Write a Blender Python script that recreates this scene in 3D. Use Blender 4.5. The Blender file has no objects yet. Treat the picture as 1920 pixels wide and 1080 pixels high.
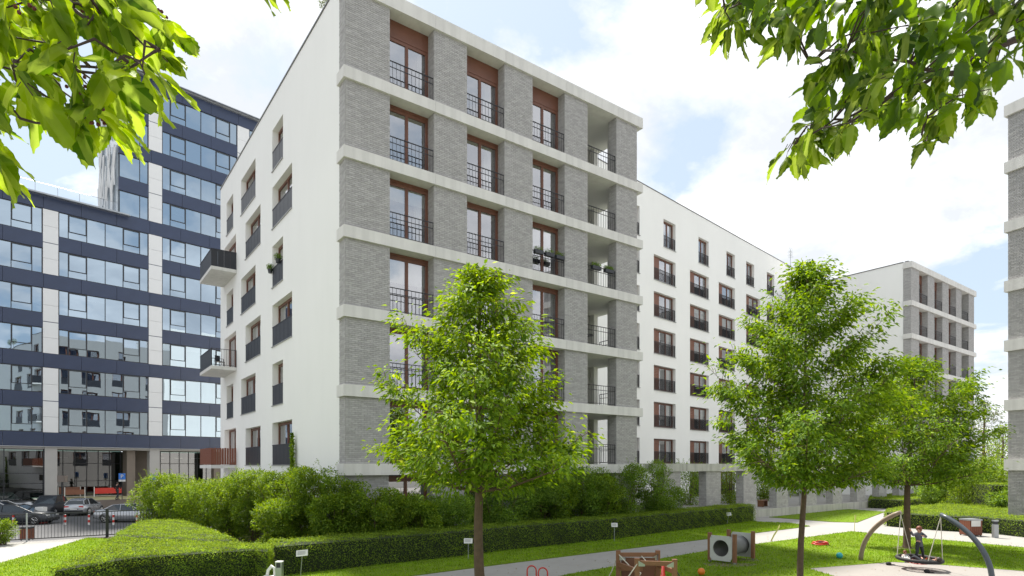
import bpy, math, random
import numpy as np
from mathutils import Vector, Matrix
random.seed(7); rng = np.random.default_rng(7)
PI = math.pi; R_ = math.radians
scn = bpy.context.scene
# ------------------------------------------------------------------ camera, light, exposure
CAM = (-8.63, -22.33, 3.3)
RV = (.805, -.593); FV = (.593, .805)          # camera right / forward on the ground plane
F_PX, CX, HY = 1145.0, 960.0, 874.0            # focal length, centre column, horizon row of the 1920 wide picture
cd = bpy.data.cameras.new("camera"); cam = bpy.data.objects.new("camera", cd); scn.collection.objects.link(cam)
cam.location = CAM; cam.rotation_euler = (PI/2, 0, math.atan2(-FV[0], FV[1]))
cd.sensor_width = 36; cd.lens = F_PX/1920*36; cd.shift_y = (HY-540)/1920; cd.clip_end = 3000; cd.clip_start = .05
scn.camera = cam
SUN_AZ = math.atan2(.166, .983); SUN_EL = R_(60)
sd = bpy.data.lights.new("sun", "SUN"); sun = bpy.data.objects.new("sun", sd); scn.collection.objects.link(sun)
sd.energy = 3.0; sd.angle = R_(4.0); sd.color = (1, .95, .86)
_sv = Vector((math.sin(SUN_AZ)*math.cos(SUN_EL), math.cos(SUN_AZ)*math.cos(SUN_EL), math.sin(SUN_EL)))
sun.rotation_euler = _sv.to_track_quat('Z', 'Y').to_euler(); sun.location = (0, 0, 60)
scn.view_settings.view_transform = 'Standard'; scn.view_settings.look = 'None'
scn.view_settings.exposure = 1.72; scn.view_settings.gamma = 1.0; scn.view_settings.use_curve_mapping = False

def ddir(px, py):
    x, z = (px-CX)/F_PX, (HY-py)/F_PX
    v = Vector((x*RV[0]+FV[0], x*RV[1]+FV[1], z)); v.normalize(); return v
def make_world():
    w = bpy.data.worlds.new("World"); scn.world = w; w.use_nodes = True
    nt = w.node_tree; N = nt.nodes; L = nt.links; N.clear()
    out = N.new("ShaderNodeOutputWorld"); bg = N.new("ShaderNodeBackground"); bg.inputs[1].default_value = .1
    L.new(bg.outputs[0], out.inputs[0])
    sky = N.new("ShaderNodeTexSky"); sky.sky_type = 'NISHITA'; sky.sun_disc = False
    sky.sun_elevation = SUN_EL; sky.sun_rotation = SUN_AZ; sky.altitude = 100; sky.air_density = 1.0; sky.dust_density = 1.5
    tc = N.new("ShaderNodeTexCoord"); sp = N.new("ShaderNodeSeparateXYZ"); L.new(tc.outputs['Generated'], sp.inputs[0])
    def mth(op, a, b=None, clamp=False):
        n = N.new("ShaderNodeMath"); n.operation = op; n.use_clamp = clamp
        for i, v in enumerate((a, b)):
            if v is None: continue
            if isinstance(v, (int, float)): n.inputs[i].default_value = v
            else: L.new(v, n.inputs[i])
        return n.outputs[0]
    zz = mth('ADD', mth('MAXIMUM', sp.outputs[2], 0.0), .32)
    cb = N.new("ShaderNodeCombineXYZ"); L.new(mth('DIVIDE', sp.outputs[0], zz), cb.inputs[0]); L.new(mth('DIVIDE', sp.outputs[1], zz), cb.inputs[1])
    def noise(scale, detail, rough, off, dist=0.):
        mp = N.new("ShaderNodeMapping"); mp.inputs['Location'].default_value = off; L.new(cb.outputs[0], mp.inputs[0])
        n = N.new("ShaderNodeTexNoise"); n.inputs['Scale'].default_value = scale; n.inputs['Detail'].default_value = detail
        n.inputs['Roughness'].default_value = rough; n.inputs['Distortion'].default_value = dist
        L.new(mp.outputs[0], n.inputs[0]); return n.outputs[0]
    cov = noise(2.1, 9, .58, (3.1, 1.7, 0), .25)
    # gaps in the cloud cover where the blue shows
    for (px, py, k, a) in ((1325, 245, 420, .17), (1250, 335, 420, .18), (1060, 60, 120, .12), (1860, 560, 220, .16), (130, 345, 90, .14), (1700, 520, 500, .08), (500, 190, 60, -.06), (1500, 330, 30, -.13)):
        vm = N.new("ShaderNodeVectorMath"); vm.operation = 'DOT_PRODUCT'; vm.inputs[1].default_value = ddir(px, py)
        nm = N.new("ShaderNodeVectorMath"); nm.operation = 'NORMALIZE'; L.new(tc.outputs['Generated'], nm.inputs[0]); L.new(nm.outputs[0], vm.inputs[0])
        e = mth('EXPONENT', mth('MULTIPLY', mth('SUBTRACT', 1.0, vm.outputs['Value']), -k))
        cov = mth('SUBTRACT', cov, mth('MULTIPLY', e, a))
    cr = N.new("ShaderNodeValToRGB"); L.new(cov, cr.inputs[0])
    cr.color_ramp.elements[0].position = .385; cr.color_ramp.elements[1].position = .47
    tone = noise(3.1, 8, .6, (7.3, 4.2, 0), .3)
    tr = N.new("ShaderNodeValToRGB"); L.new(tone, tr.inputs[0])
    tr.color_ramp.elements[0].position = .40; tr.color_ramp.elements[0].color = (2.75, 2.88, 3.05, 1)
    tr.color_ramp.elements[1].position = .66; tr.color_ramp.elements[1].color = (4.35, 4.4, 4.45, 1)
    skym = N.new("ShaderNodeMix"); skym.data_type = 'RGBA'; skym.inputs[0].default_value = .85
    L.new(sky.outputs[0], skym.inputs['A']); skym.inputs['B'].default_value = (2.0, 2.35, 2.65, 1)
    mx = N.new("ShaderNodeMix"); mx.data_type = 'RGBA'; L.new(cr.outputs[0], mx.inputs[0])
    L.new(skym.outputs['Result'], mx.inputs['A']); L.new(tr.outputs[0], mx.inputs['B'])
    L.new(mx.outputs['Result'], bg.inputs[0])
make_world()

# ------------------------------------------------------------------ geometry helpers
def cw(x, y):                                  # metres right/forward of the viewpoint -> world x, y
    return (CAM[0]+x*RV[0]+y*FV[0], CAM[1]+x*RV[1]+y*FV[1])
def g(px, py, z=0.0):
    Y = (CAM[2]-z)*F_PX/(py-HY); return cw((px-CX)/F_PX*Y, Y)
def at(px, Y, z=0.0):
    x, y = cw((px-CX)/F_PX*Y, Y); return (x, y, z)
def zat(py, Y): return CAM[2]-(py-HY)/F_PX*Y
def on_v(px, V):                               # the point of the line y = V seen in column px -> (x, y, depth)
    r = (px-CX)/F_PX; dx, dy = RV[0]*r+FV[0], RV[1]*r+FV[1]
    t = (V-CAM[1])/dy; return CAM[0]+dx*t, V, t
def on_u(px, U):
    r = (px-CX)/F_PX; dx, dy = RV[0]*r+FV[0], RV[1]*r+FV[1]
    t = (U-CAM[0])/dx; return U, CAM[1]+dy*t, t
HEAD = math.atan2(RV[1], RV[0])                # rotation that makes local x run along the picture's right

class MB:
    def __init__(s): s.v = []; s.f = []; s.m = []
    def add(s, vs, fs, mi=0):
        o = len(s.v); s.v += [tuple(v) for v in vs]; s.f += [tuple(i+o for i in f) for f in fs]; s.m += [mi]*len(fs); return s
    def box(s, x0, x1, y0, y1, z0, z1, mi=0, skip=()):
        vs = [(x0,y0,z0),(x1,y0,z0),(x1,y1,z0),(x0,y1,z0),(x0,y0,z1),(x1,y0,z1),(x1,y1,z1),(x0,y1,z1)]
        F = {'b':(3,2,1,0),'t':(4,5,6,7),'f':(0,1,5,4),'r':(1,2,6,5),'k':(2,3,7,6),'l':(3,0,4,7)}
        return s.add(vs, [F[k] for k in F if k not in skip], mi)
    def quad(s, a, b, c, d, mi=0): return s.add([a,b,c,d], [(0,1,2,3)], mi)
    def tube(s, pts, rad, n=8, cap=True, mi=0):
        pts = [Vector(p) for p in pts]; m = len(pts)
        rads = rad if isinstance(rad, (list, tuple)) else [rad]*m
        vs, fs = [], []; up = None
        for i, p in enumerate(pts):
            d = (pts[min(i+1,m-1)]-pts[max(i-1,0)])
            if d.length < 1e-9: d = Vector((0,0,1))
            d.normalize()
            if up is None:
                up = d.cross(Vector((0,0,1)) if abs(d.z) < .9 else Vector((1,0,0))); up.normalize()
            up = up-d*up.dot(d); up.normalize(); w = d.cross(up)
            for k in range(n):
                a = 2*PI*k/n; vs.append(p+(up*math.cos(a)+w*math.sin(a))*rads[i])
        for i in range(m-1):
            for k in range(n):
                k2 = (k+1) % n; fs.append((i*n+k, i*n+k2, (i+1)*n+k2, (i+1)*n+k))
        if cap: fs.append(tuple(range(n-1,-1,-1))); fs.append(tuple(range((m-1)*n, m*n)))
        return s.add(vs, fs, mi)
    def bar(s, a, b, r, n=4): return s.tube([a, b], r, n)
    def sphere(s, c, r, nu=10, nv=7, sq=(1,1,1), mi=0):
        vs = [(c[0], c[1], c[2]+r*sq[2])]
        for j in range(1, nv):
            th = PI*j/nv
            for i in range(nu):
                a = 2*PI*i/nu; vs.append((c[0]+r*sq[0]*math.sin(th)*math.cos(a), c[1]+r*sq[1]*math.sin(th)*math.sin(a), c[2]+r*sq[2]*math.cos(th)))
        vs.append((c[0], c[1], c[2]-r*sq[2])); fs = []
        for i in range(nu): fs.append((0, 1+i, 1+(i+1)%nu))
        for j in range(nv-2):
            for i in range(nu):
                a = 1+j*nu+i; b = 1+j*nu+(i+1)%nu; fs.append((a, a+nu, b+nu, b))
        l = len(vs)-1
        for i in range(nu): fs.append((l, l-nu+(i+1)%nu, l-nu+i))
        return s.add(vs, fs, mi)
    def prism(s, poly, z0, z1, mi=0):
        n = len(poly); vs = [(p[0],p[1],z0) for p in poly]+[(p[0],p[1],z1) for p in poly]
        fs = [tuple(range(n-1,-1,-1)), tuple(range(n,2*n))]+[(i,(i+1)%n,n+(i+1)%n,n+i) for i in range(n)]
        return s.add(vs, fs, mi)
    def mesh(s, name, mats, smooth=False):
        me = bpy.data.meshes.new(name); me.from_pydata(s.v, [], s.f)
        for m in (mats if isinstance(mats, (list, tuple)) else [mats]): me.materials.append(m)
        if any(s.m): me.polygons.foreach_set("material_index", s.m)
        if smooth: me.polygons.foreach_set("use_smooth", [True]*len(s.f))
        me.update(); return me
def fast_mesh(name, V, T, mat):
    me = bpy.data.meshes.new(name); V = np.asarray(V, np.float32); T = np.asarray(T, np.int32)
    me.vertices.add(len(V)); me.vertices.foreach_set("co", V.ravel())
    me.loops.add(T.size); me.loops.foreach_set("vertex_index", T.ravel())
    me.polygons.add(len(T)); me.polygons.foreach_set("loop_start", np.arange(0, T.size, 3, dtype=np.int32))
    me.materials.append(mat); me.update(calc_edges=True); return me
COL = scn.collection
def ob(name, me, parent=None, loc=(0,0,0), rz=0.0, rot=None, sc=None):
    o = bpy.data.objects.new(name, me); COL.objects.link(o); o.location = loc
    o.rotation_euler = rot if rot else (0,0,rz)
    if sc: o.scale = sc
    if parent: o.parent = parent
    return o
def tag(o, label=None, cat=None, group=None, kind=None):
    if label: o['label'] = label
    if cat: o['category'] = cat
    if group: o['group'] = group
    if kind: o['kind'] = kind
    return o
def thing(name, label, cat, loc=(0,0,0), rz=0.0, group=None): return tag(ob(name, None, None, loc, rz), label, cat, group)
def stuffpart(o): o['kind'] = 'stuff'; return o
def copy_tree(o, parent=None):
    c = o.copy(); COL.objects.link(c); c.parent = parent
    for ch in list(o.children): copy_tree(ch, c)
    return c
_cache = {}
def cached(key, fn):
    if key not in _cache: _cache[key] = fn()
    return _cache[key]

# ------------------------------------------------------------------ materials
def mat(name, col, rough=.6, var=.08, scale=3.0, bump=0.0, bscale=60.0, metal=0.0, isl=0.0, spec=.5, stain=0.0, col2=None, coat=0.0):
    m = bpy.data.materials.new(name); m.use_nodes = True; nt = m.node_tree; N = nt.nodes; L = nt.links
    b = N['Principled BSDF']; b.inputs['Roughness'].default_value = rough; b.inputs['Metallic'].default_value = metal
    b.inputs['Specular IOR Level'].default_value = spec; b.inputs['Coat Weight'].default_value = coat
    tc = N.new("ShaderNodeTexCoord"); no = N.new("ShaderNodeTexNoise"); no.inputs['Scale'].default_value = scale; no.inputs['Detail'].default_value = 6
    L.new(tc.outputs['Object'], no.inputs[0])
    mx = N.new("ShaderNodeMix"); mx.data_type = 'RGBA'; L.new(no.outputs[0], mx.inputs[0])
    c2 = col2 if col2 else tuple(c*(1-2.2*var) for c in col); c1 = tuple(c*(1+1.0*var) for c in col)
    mx.inputs['A'].default_value = (*c2, 1); mx.inputs['B'].default_value = (*c1, 1); last = mx.outputs['Result']
    if isl:
        ge = N.new("ShaderNodeNewGeometry"); h = N.new("ShaderNodeHueSaturation"); L.new(last, h.inputs['Color'])
        mr = N.new("ShaderNodeMapRange"); mr.inputs['To Min'].default_value = 1-isl; mr.inputs['To Max'].default_value = 1+isl
        oi = N.new("ShaderNodeObjectInfo"); ad = N.new("ShaderNodeMath"); L.new(ge.outputs['Random Per Island'], ad.inputs[0]); L.new(oi.outputs['Random'], ad.inputs[1])
        fc = N.new("ShaderNodeMath"); fc.operation = 'FRACT'; L.new(ad.outputs[0], fc.inputs[0]); L.new(fc.outputs[0], mr.inputs[0]); L.new(mr.outputs[0], h.inputs['Value']); last = h.outputs[0]
    if stain:
        mp = N.new("ShaderNodeMapping"); mp.inputs['Scale'].default_value = (2.2, 2.2, .25) if stain > .06 else (.8, .8, .16); L.new(tc.outputs['Object'], mp.inputs[0])
        n2 = N.new("ShaderNodeTexNoise"); n2.inputs['Scale'].default_value = 1.6; n2.inputs['Detail'].default_value = 5; L.new(mp.outputs[0], n2.inputs[0])
        mr = N.new("ShaderNodeMapRange"); mr.inputs['From Min'].default_value = .45; mr.inputs['From Max'].default_value = .75
        mr.inputs['To Min'].default_value = 1; mr.inputs['To Max'].default_value = 1-stain; L.new(n2.outputs[0], mr.inputs[0])
        h = N.new("ShaderNodeHueSaturation"); L.new(last, h.inputs['Color']); L.new(mr.outputs[0], h.inputs['Value']); last = h.outputs[0]
    L.new(last, b.inputs['Base Color'])
    if bump:
        n3 = N.new("ShaderNodeTexNoise"); n3.inputs['Scale'].default_value = bscale; n3.inputs['Detail'].default_value = 5; L.new(tc.outputs['Object'], n3.inputs[0])
        bm = N.new("ShaderNodeBump"); bm.inputs['Strength'].default_value = bump; bm.inputs['Distance'].default_value = .02
        L.new(n3.outputs[0], bm.inputs['Height']); L.new(bm.outputs[0], b.inputs['Normal'])
    return m
def glass(name, tint, base, wav=.0, rough=.01):
    """window glass: what lies behind shows, dimmed; the sky mirrors in it, more at a grazing view"""
    m = bpy.data.materials.new(name); m.use_nodes = True; nt = m.node_tree; N = nt.nodes; L = nt.links; N.remove(N['Principled BSDF'])
    out = N['Material Output']; gl = N.new("ShaderNodeBsdfGlossy"); gl.inputs['Roughness'].default_value = rough
    gl.inputs['Color'].default_value = (.70, .85, 1, 1) if 'office' in name else (.95, .95, .98, 1)
    tr = N.new("ShaderNodeBsdfTransparent"); tr.inputs[0].default_value = (*tint, 1)
    fr = N.new("ShaderNodeFresnel"); fr.inputs[0].default_value = 1.5
    mr = N.new("ShaderNodeMapRange"); mr.inputs['To Min'].default_value = base; mr.inputs['To Max'].default_value = 1.0; L.new(fr.outputs[0], mr.inputs[0])
    if wav:
        tc = N.new("ShaderNodeTexCoord"); no = N.new("ShaderNodeTexNoise"); no.inputs['Scale'].default_value = .7; no.inputs['Detail'].default_value = 1
        L.new(tc.outputs['Object'], no.inputs[0]); bm = N.new("ShaderNodeBump"); bm.inputs['Strength'].default_value = wav; bm.inputs['Distance'].default_value = .05
        L.new(no.outputs[0], bm.inputs['Height']); L.new(bm.outputs[0], gl.inputs['Normal'])
    mx = N.new("ShaderNodeMixShader"); L.new(mr.outputs[0], mx.inputs[0]); L.new(tr.outputs[0], mx.inputs[1]); L.new(gl.outputs[0], mx.inputs[2])
    L.new(mx.outputs[0], out.inputs[0]); return m
def leafmat(name, dark, light, trans=.4, young=None, vein=False, rough=.45, shine=.5):
    m = bpy.data.materials.new(name); m.use_nodes = True; nt = m.node_tree; N = nt.nodes; L = nt.links
    b = N['Principled BSDF']; b.inputs['Roughness'].default_value = rough; b.inputs['Specular IOR Level'].default_value = shine; out = N['Material Output']
    cr = N.new("ShaderNodeValToRGB"); cr.color_ramp.elements[0].color = (*dark, 1); cr.color_ramp.elements[1].color = (*light, 1)
    if young: e = cr.color_ramp.elements.new(.93); e.color = (*light, 1); cr.color_ramp.elements[-1].color = (*young, 1)
    if vein:
        oi = N.new("ShaderNodeObjectInfo"); L.new(oi.outputs['Random'], cr.inputs[0])
    else:
        ge = N.new("ShaderNodeNewGeometry"); L.new(ge.outputs['Random Per Island'], cr.inputs[0])
    col = cr.outputs[0]
    if vein:
        tc = N.new("ShaderNodeTexCoord"); sp = N.new("ShaderNodeSeparateXYZ"); L.new(tc.outputs['Object'], sp.inputs[0])
        def mth(op, a, b2=None):
            n = N.new("ShaderNodeMath"); n.operation = op
            for i, v in enumerate((a, b2)):
                if v is None: continue
                if isinstance(v, (int, float)): n.inputs[i].default_value = v
                else: L.new(v, n.inputs[i])
            return n.outputs[0]
        ax = mth('ABSOLUTE', sp.outputs[0]); t = mth('SUBTRACT', sp.outputs[1], mth('MULTIPLY', ax, .9))
        s = mth('SINE', mth('MULTIPLY', t, 62.0)); v1 = mth('GREATER_THAN', s, .955)
        v2 = mth('LESS_THAN', ax, .011); v = mth('MAXIMUM', mth('MULTIPLY', v1, .6), v2)
        mx = N.new("ShaderNodeMix"); mx.data_type = 'RGBA'; L.new(mth('MULTIPLY', v, .45), mx.inputs[0]); L.new(col, mx.inputs['A']); mx.inputs['B'].default_value = (.25, .33, .08, 1); col = mx.outputs['Result']
        bm = N.new("ShaderNodeBump"); bm.inputs['Strength'].default_value = .5; bm.inputs['Distance'].default_value = .03; L.new(s, bm.inputs['Height']); L.new(bm.outputs[0], b.inputs['Normal'])
    if not vein:
        tc = N.new("ShaderNodeTexCoord"); no = N.new("ShaderNodeTexNoise"); no.inputs['Scale'].default_value = 1.9; no.inputs['Detail'].default_value = 3; L.new(tc.outputs['Object'], no.inputs[0])
        mr = N.new("ShaderNodeMapRange"); mr.inputs['From Min'].default_value = .32; mr.inputs['From Max'].default_value = .68; mr.inputs['To Min'].default_value = .68; mr.inputs['To Max'].default_value = 1.34; L.new(no.outputs[0], mr.inputs[0])
        hv = N.new("ShaderNodeHueSaturation"); L.new(col, hv.inputs['Color']); L.new(mr.outputs[0], hv.inputs['Value']); col = hv.outputs[0]
    L.new(col, b.inputs['Base Color'])
    tl = N.new("ShaderNodeBsdfTranslucent")
    h = N.new("ShaderNodeHueSaturation"); h.inputs['Hue'].default_value = .478; h.inputs['Saturation'].default_value = 1.1; h.inputs['Value'].default_value = 2.0; L.new(col, h.inputs['Color']); L.new(h.outputs[0], tl.inputs[0])
    mx2 = N.new("ShaderNodeMixShader"); mx2.inputs[0].default_value = trans; L.new(b.outputs[0], mx2.inputs[1]); L.new(tl.outputs[0], mx2.inputs[2]); L.new(mx2.outputs[0], out.inputs[0])
    return m
M = {}
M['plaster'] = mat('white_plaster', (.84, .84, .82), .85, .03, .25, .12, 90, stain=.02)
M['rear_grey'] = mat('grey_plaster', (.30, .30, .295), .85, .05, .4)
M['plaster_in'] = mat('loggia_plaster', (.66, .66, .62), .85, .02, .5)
M['concrete'] = mat('pale_concrete', (.67, .66, .635), .8, .06, 1.2, .12, 40, stain=.13)
M['beam'] = mat('weathered_concrete', (.47, .47, .43), .85, .1, 2.0, .15, 30, stain=.35)
M['brick'] = mat('grey_brick', (.40, .392, .388), .85, .10, 6, .15, 80, isl=.12)
M['mortar'] = mat('grey_mortar', (.29, .285, .275), .9, .05, 8)
M['wood'] = mat('brown_window_wood', (.16, .064, .038), .45, .12, 2.5, .05, 30)
M['wood2'] = mat('play_timber', (.24, .11, .055), .6, .15, 6, .1, 30)
M['orange_wood'] = mat('orange_shutter_wood', (.21, .085, .05), .5, .1, 3)
M['rail'] = mat('black_painted_steel', (.018, .019, .022), .4, .05, 5)
M['panel_dark'] = mat('perforated_dark_sheet', (.02, .022, .029), .45, .08, 2, .1, 120)
M['sill'] = mat('metal_sill', (.35, .35, .35), .4, .05, 5, metal=.5)
M['coping'] = mat('dark_coping', (.10, .10, .10), .4, .05, 5)
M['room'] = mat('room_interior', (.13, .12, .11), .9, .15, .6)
M['curtain'] = mat('white_curtain', (.70, .69, .66), .9, .1, 4)
M['glass'] = glass('window_glass', (.60, .64, .64), .42, .0)
M['oglass'] = glass('office_glass', (.10, .15, .20), .50, .05)
M['gglass'] = glass('ground_floor_glass', (.16, .25, .21), .13, .03)
M['navy'] = mat('navy_metal_panel', (.026, .042, .095), .35, .12, .8, isl=.0, spec=.6)
M['white_metal'] = mat('white_metal_panel', (.72, .73, .74), .4, .03, .6)
M['column'] = mat('grey_column', (.42, .41, .40), .7, .05, 1)
M['tan'] = mat('brown_stone_cladding', (.20, .165, .14), .6, .08, 1.5)
M['frame'] = mat('dark_aluminium', (.025, .028, .035), .35, .05, 3)
M['asphalt'] = mat('asphalt', (.085, .085, .09), .85, .1, .5, .2, 60)
M['paving'] = mat('pale_paving', (.31, .30, .285), .85, .07, .9, .1, 40, stain=.08)
M['pad'] = mat('rubber_play_surface', (.27, .25, .235), .9, .06, 1.2, .15, 80)
M['kerb'] = mat('kerb_concrete', (.38, .38, .36), .85, .06, 3)
M['soil'] = mat('dark_soil', (.05, .035, .022), .95, .2, 4, .3, 30)
M['lawn'] = mat('lawn_green', (.13, .23, .010), .95, .10, .55, .4, 70, col2=(.12, .15, .025), spec=.1)
M['blade'] = leafmat('grass_blade', (.085, .18, .008), (.19, .31, .014), .35, (.27, .33, .05), rough=.7, shine=.08)
M['bark'] = mat('brown_bark', (.12, .078, .052), .9, .25, 9, .5, 28)
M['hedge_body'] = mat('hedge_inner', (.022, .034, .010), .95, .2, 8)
M['hedge'] = leafmat('hedge_leaf', (.075, .14, .016), (.20, .295, .034), .38, (.27, .37, .06), rough=.6, shine=.2)
M['shrub'] = leafmat('shrub_leaf', (.055, .12, .010), (.18, .275, .024), .36, (.28, .36, .05), rough=.55, shine=.22)
M['shrub_dark'] = leafmat('dark_shrub_leaf', (.055, .125, .014), (.17, .275, .032), .38, (.23, .34, .05), rough=.5, shine=.28)
M['tree'] = leafmat('tree_leaf', (.050, .115, .011), (.165, .265, .024), .36, (.29, .37, .05), rough=.62, shine=.13)
M['tree_y'] = leafmat('fresh_tree_leaf', (.060, .128, .010), (.185, .285, .024), .38, (.33, .42, .06), rough=.62, shine=.13)
M['far'] = leafmat('far_tree_leaf', (.06, .09, .03), (.14, .18, .06), .3, (.26, .20, .13))
M['flower'] = mat('white_blossom', (.75, .72, .62), .8)
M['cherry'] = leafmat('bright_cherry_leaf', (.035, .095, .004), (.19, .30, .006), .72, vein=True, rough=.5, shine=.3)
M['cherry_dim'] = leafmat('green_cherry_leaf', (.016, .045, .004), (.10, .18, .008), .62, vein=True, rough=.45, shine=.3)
M['twig'] = mat('cherry_twig', (.055, .035, .028), .8, .2, 20, .4, 60)
M['cherryfruit'] = mat('dark_blossom_remains', (.10, .02, .015), .7)
M['silver'] = mat('silver_car_paint', (.42, .43, .45), .25, .02, 1, metal=.6, coat=.5)
M['darkpaint'] = mat('dark_car_paint', (.03, .034, .042), .4, .02, 1, metal=.1, coat=.2)
M['blackpaint'] = mat('black_car_paint', (.012, .012, .014), .2, .02, 1, coat=.8)
M['whitepaint'] = mat('white_car_paint', (.62, .62, .62), .25, .02, 1, coat=.5)
M['carglass'] = mat('car_glass', (.02, .025, .03), .05, .02, 1, spec=.9)
M['tyre'] = mat('tyre_rubber', (.015, .015, .015), .9)
M['alloy'] = mat('alloy_rim', (.5, .5, .5), .3, metal=.9)
M['red'] = mat('red_paint', (.55, .03, .02), .4)
M['white'] = mat('white_paint', (.72, .72, .70), .5)
M['grey_plastic'] = mat('grey_tunnel_plastic', (.19, .19, .20), .5, .15, 5)
M['lightpanel'] = mat('light_grey_board', (.52, .53, .52), .5, .05, 5)
M['darksteel'] = mat('dark_grey_steel', (.06, .075, .09), .35)
M['tansteel'] = mat('tan_bent_timber', (.26, .20, .15), .55, .1, 5)
M['steel'] = mat('galvanised_steel', (.40, .42, .44), .35, metal=.7)
M['rope'] = mat('pale_rope', (.55, .52, .45), .8)
M['black'] = mat('black_rubber', (.015, .015, .016), .7)
M['blue'] = mat('blue_sign', (.03, .18, .62), .4)
M['teal'] = mat('teal_ball', (.03, .38, .42), .35)
M['orange'] = mat('orange_ball', (.75, .20, .02), .4)
M['binwood'] = mat('red_brown_slat', (.20, .065, .035), .55, .1, 8)
M['skin'] = mat('skin', (.50, .30, .22), .6)
M['hair'] = mat('auburn_hair', (.16, .045, .02), .6)
M['hair_d'] = mat('dark_hair', (.03, .02, .015), .6)
M['denim'] = mat('dark_trousers', (.03, .035, .045), .85)
M['jacket'] = mat('grey_jacket', (.10, .105, .125), .85, .15, 20)
M['blackcloth'] = mat('black_cloth', (.015, .015, .017), .85)
M['tape'] = mat('yellow_white_tape', (.62, .58, .22), .6)
M['yellowish'] = mat('pale_yellow_floor', (.45, .42, .22), .8)

# ------------------------------------------------------------------ setting: ground
mb = MB(); mb.box(-900, 900, -900, 900, -1.6, -1.1)
tag(ob('ground', mb.mesh('ground', mat('city_ground', (.16, .16, .15), .9, .15, .05))), kind='structure')
mb = MB(); mb.prism([(-70,-60),(95,-60),(95,60),(.2,60),(.2,11.75),(-70,11.75)], -1.25, 0)
tag(ob('path', mb.mesh('path', M['paving'])), kind='structure')
mb = MB()
q = [cw(-75, 42), cw(-10, 42), cw(-10, 95), cw(-75, 95)]
mb.prism([(-70, 11.76), (.19, 11.76), (.19, 60), (-70, 60)], -1.3, -1.094)
tag(ob('parking_road', mb.mesh('parking_road', M['asphalt'])), kind='structure')

def inpoly(P, poly):
    x, y = P[:,0], P[:,1]; n = len(poly); ins = np.zeros(len(P), bool)
    for i in range(n):
        x0, y0 = poly[i]; x1, y1 = poly[(i+1) % n]
        c = ((y0 > y) != (y1 > y)) & (x < (x1-x0)*(y-y0)/((y1-y0) if y1 != y0 else 1e-9)+x0); ins ^= c
    return ins
def area(poly): return abs(sum(poly[i][0]*poly[(i+1)%len(poly)][1]-poly[(i+1)%len(poly)][0]*poly[i][1] for i in range(len(poly))))/2
def scatter(poly, dens):
    P = np.array(poly); lo, hi = P.min(0), P.max(0); n = int((hi[0]-lo[0])*(hi[1]-lo[1])*dens)
    Q = lo+(hi-lo)*rng.random((n, 2)); return Q[inpoly(Q, poly)]
def unit(A): return A/np.maximum(np.linalg.norm(A, axis=1, keepdims=True), 1e-9)
def leaves(name, P, D, NN, Ls, Ws, m, fold=.25):
    P = np.asarray(P); n = len(P); D = unit(np.asarray(D)); S = unit(np.cross(D, NN)); U = unit(np.cross(S, D))
    Ls = np.broadcast_to(np.asarray(Ls).reshape(-1,1), (n,1)); Ws = np.broadcast_to(np.asarray(Ws).reshape(-1,1), (n,1))
    V = np.empty((n, 4, 3)); V[:,0] = P; V[:,2] = P+D*Ls-U*Ls*.12
    mid = P+D*Ls*.45; V[:,1] = mid+S*Ws*.5+U*Ws*fold; V[:,3] = mid-S*Ws*.5+U*Ws*fold
    b = (np.arange(n)*4)[:,None]; T = np.concatenate([b+np.array([[0,1,2]]), b+np.array([[0,2,3]])], 1).reshape(-1,3)
    return fast_mesh(name, V.reshape(-1,3), T, m)
def rdir(n): return unit(rng.normal(size=(n,3)))
def lawn(name, poly, dens, hh=.05, z=.03):
    mb = MB(); mb.prism(poly, .001, z)
    o = ob(name, mb.mesh(name, M['lawn'])); tag(o, kind='structure')
    Q = scatter(poly, dens); n = len(Q)
    if n == 0: return
    A = rng.random(n)*2*PI; h = hh*(.5+rng.random(n)); w = .008+.008*rng.random(n)
    b = np.c_[Q, np.full(n, z-.004)]; s = np.c_[np.cos(A), np.sin(A), np.zeros(n)]*w[:,None]
    V = np.empty((n,3,3)); V[:,0] = b-s; V[:,1] = b+s; V[:,2] = b+np.c_[rng.normal(size=(n,2))*.4*h[:,None], h]
    tag(ob('grass', fast_mesh('grass', V.reshape(-1,3), np.arange(3*n).reshape(-1,3), M['blade'])), 'short green blades of mown lawn '+name.replace('_',' '), 'grass', kind='stuff')
# lawn beside the long hedge, the play lawn, the triangle, the lawn by the fence
lawn('lawn_strip', [cw(-17,7), cw(-6.4,14.5), g(775,1080), g(960,1056), g(1246,1021), g(1455,995), g(1519,987), g(1480,981), g(1421,979), g(1416,977), g(1246,999), g(1150,1012), g(960,1032), g(865,1044), g(570,1076), cw(-7.6,17.2), cw(-10.6,13.0), cw(-20,10)], 300)
lawn('lawn_playground', [g(1597,997), g(1660,1003), g(1920,1027.5), cw(21,19), cw(21,17.0), g(1920,1072), g(1762,1060), g(1674,1055), g(1516,1067), cw(9.6,17.6), cw(8.9,15.5), cw(8.6,4), cw(-14,4), cw(-7.5,10), cw(1.28,18.0), g(1064,1078), g(1330,1033), g(1455,1016)], 260)
lawn('lawn_triangle', [g(1442,970), g(1590,955), g(1659,960), g(1607,980), g(1560,979)], 60)
lawn('lawn_corner', [g(0,1057), g(60,1040), g(165,1009), cw(-16,26.6), g(207,1009), g(240,1003), cw(-9,19), cw(-11.5,13.5), cw(-14,9), cw(-20,9)], 330)
mb = MB(); mb.prism([g(1516,1067.4), g(1674,1055.4), g(1762,1060.4), g(1920,1072.4), cw(21,16.5), cw(22,5), cw(9,5), cw(9.0,15.4), cw(9.7,17.4)], .001, .026)
tag(ob('play_surface', mb.mesh('play_surface', M['pad'])), kind='structure')
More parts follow.
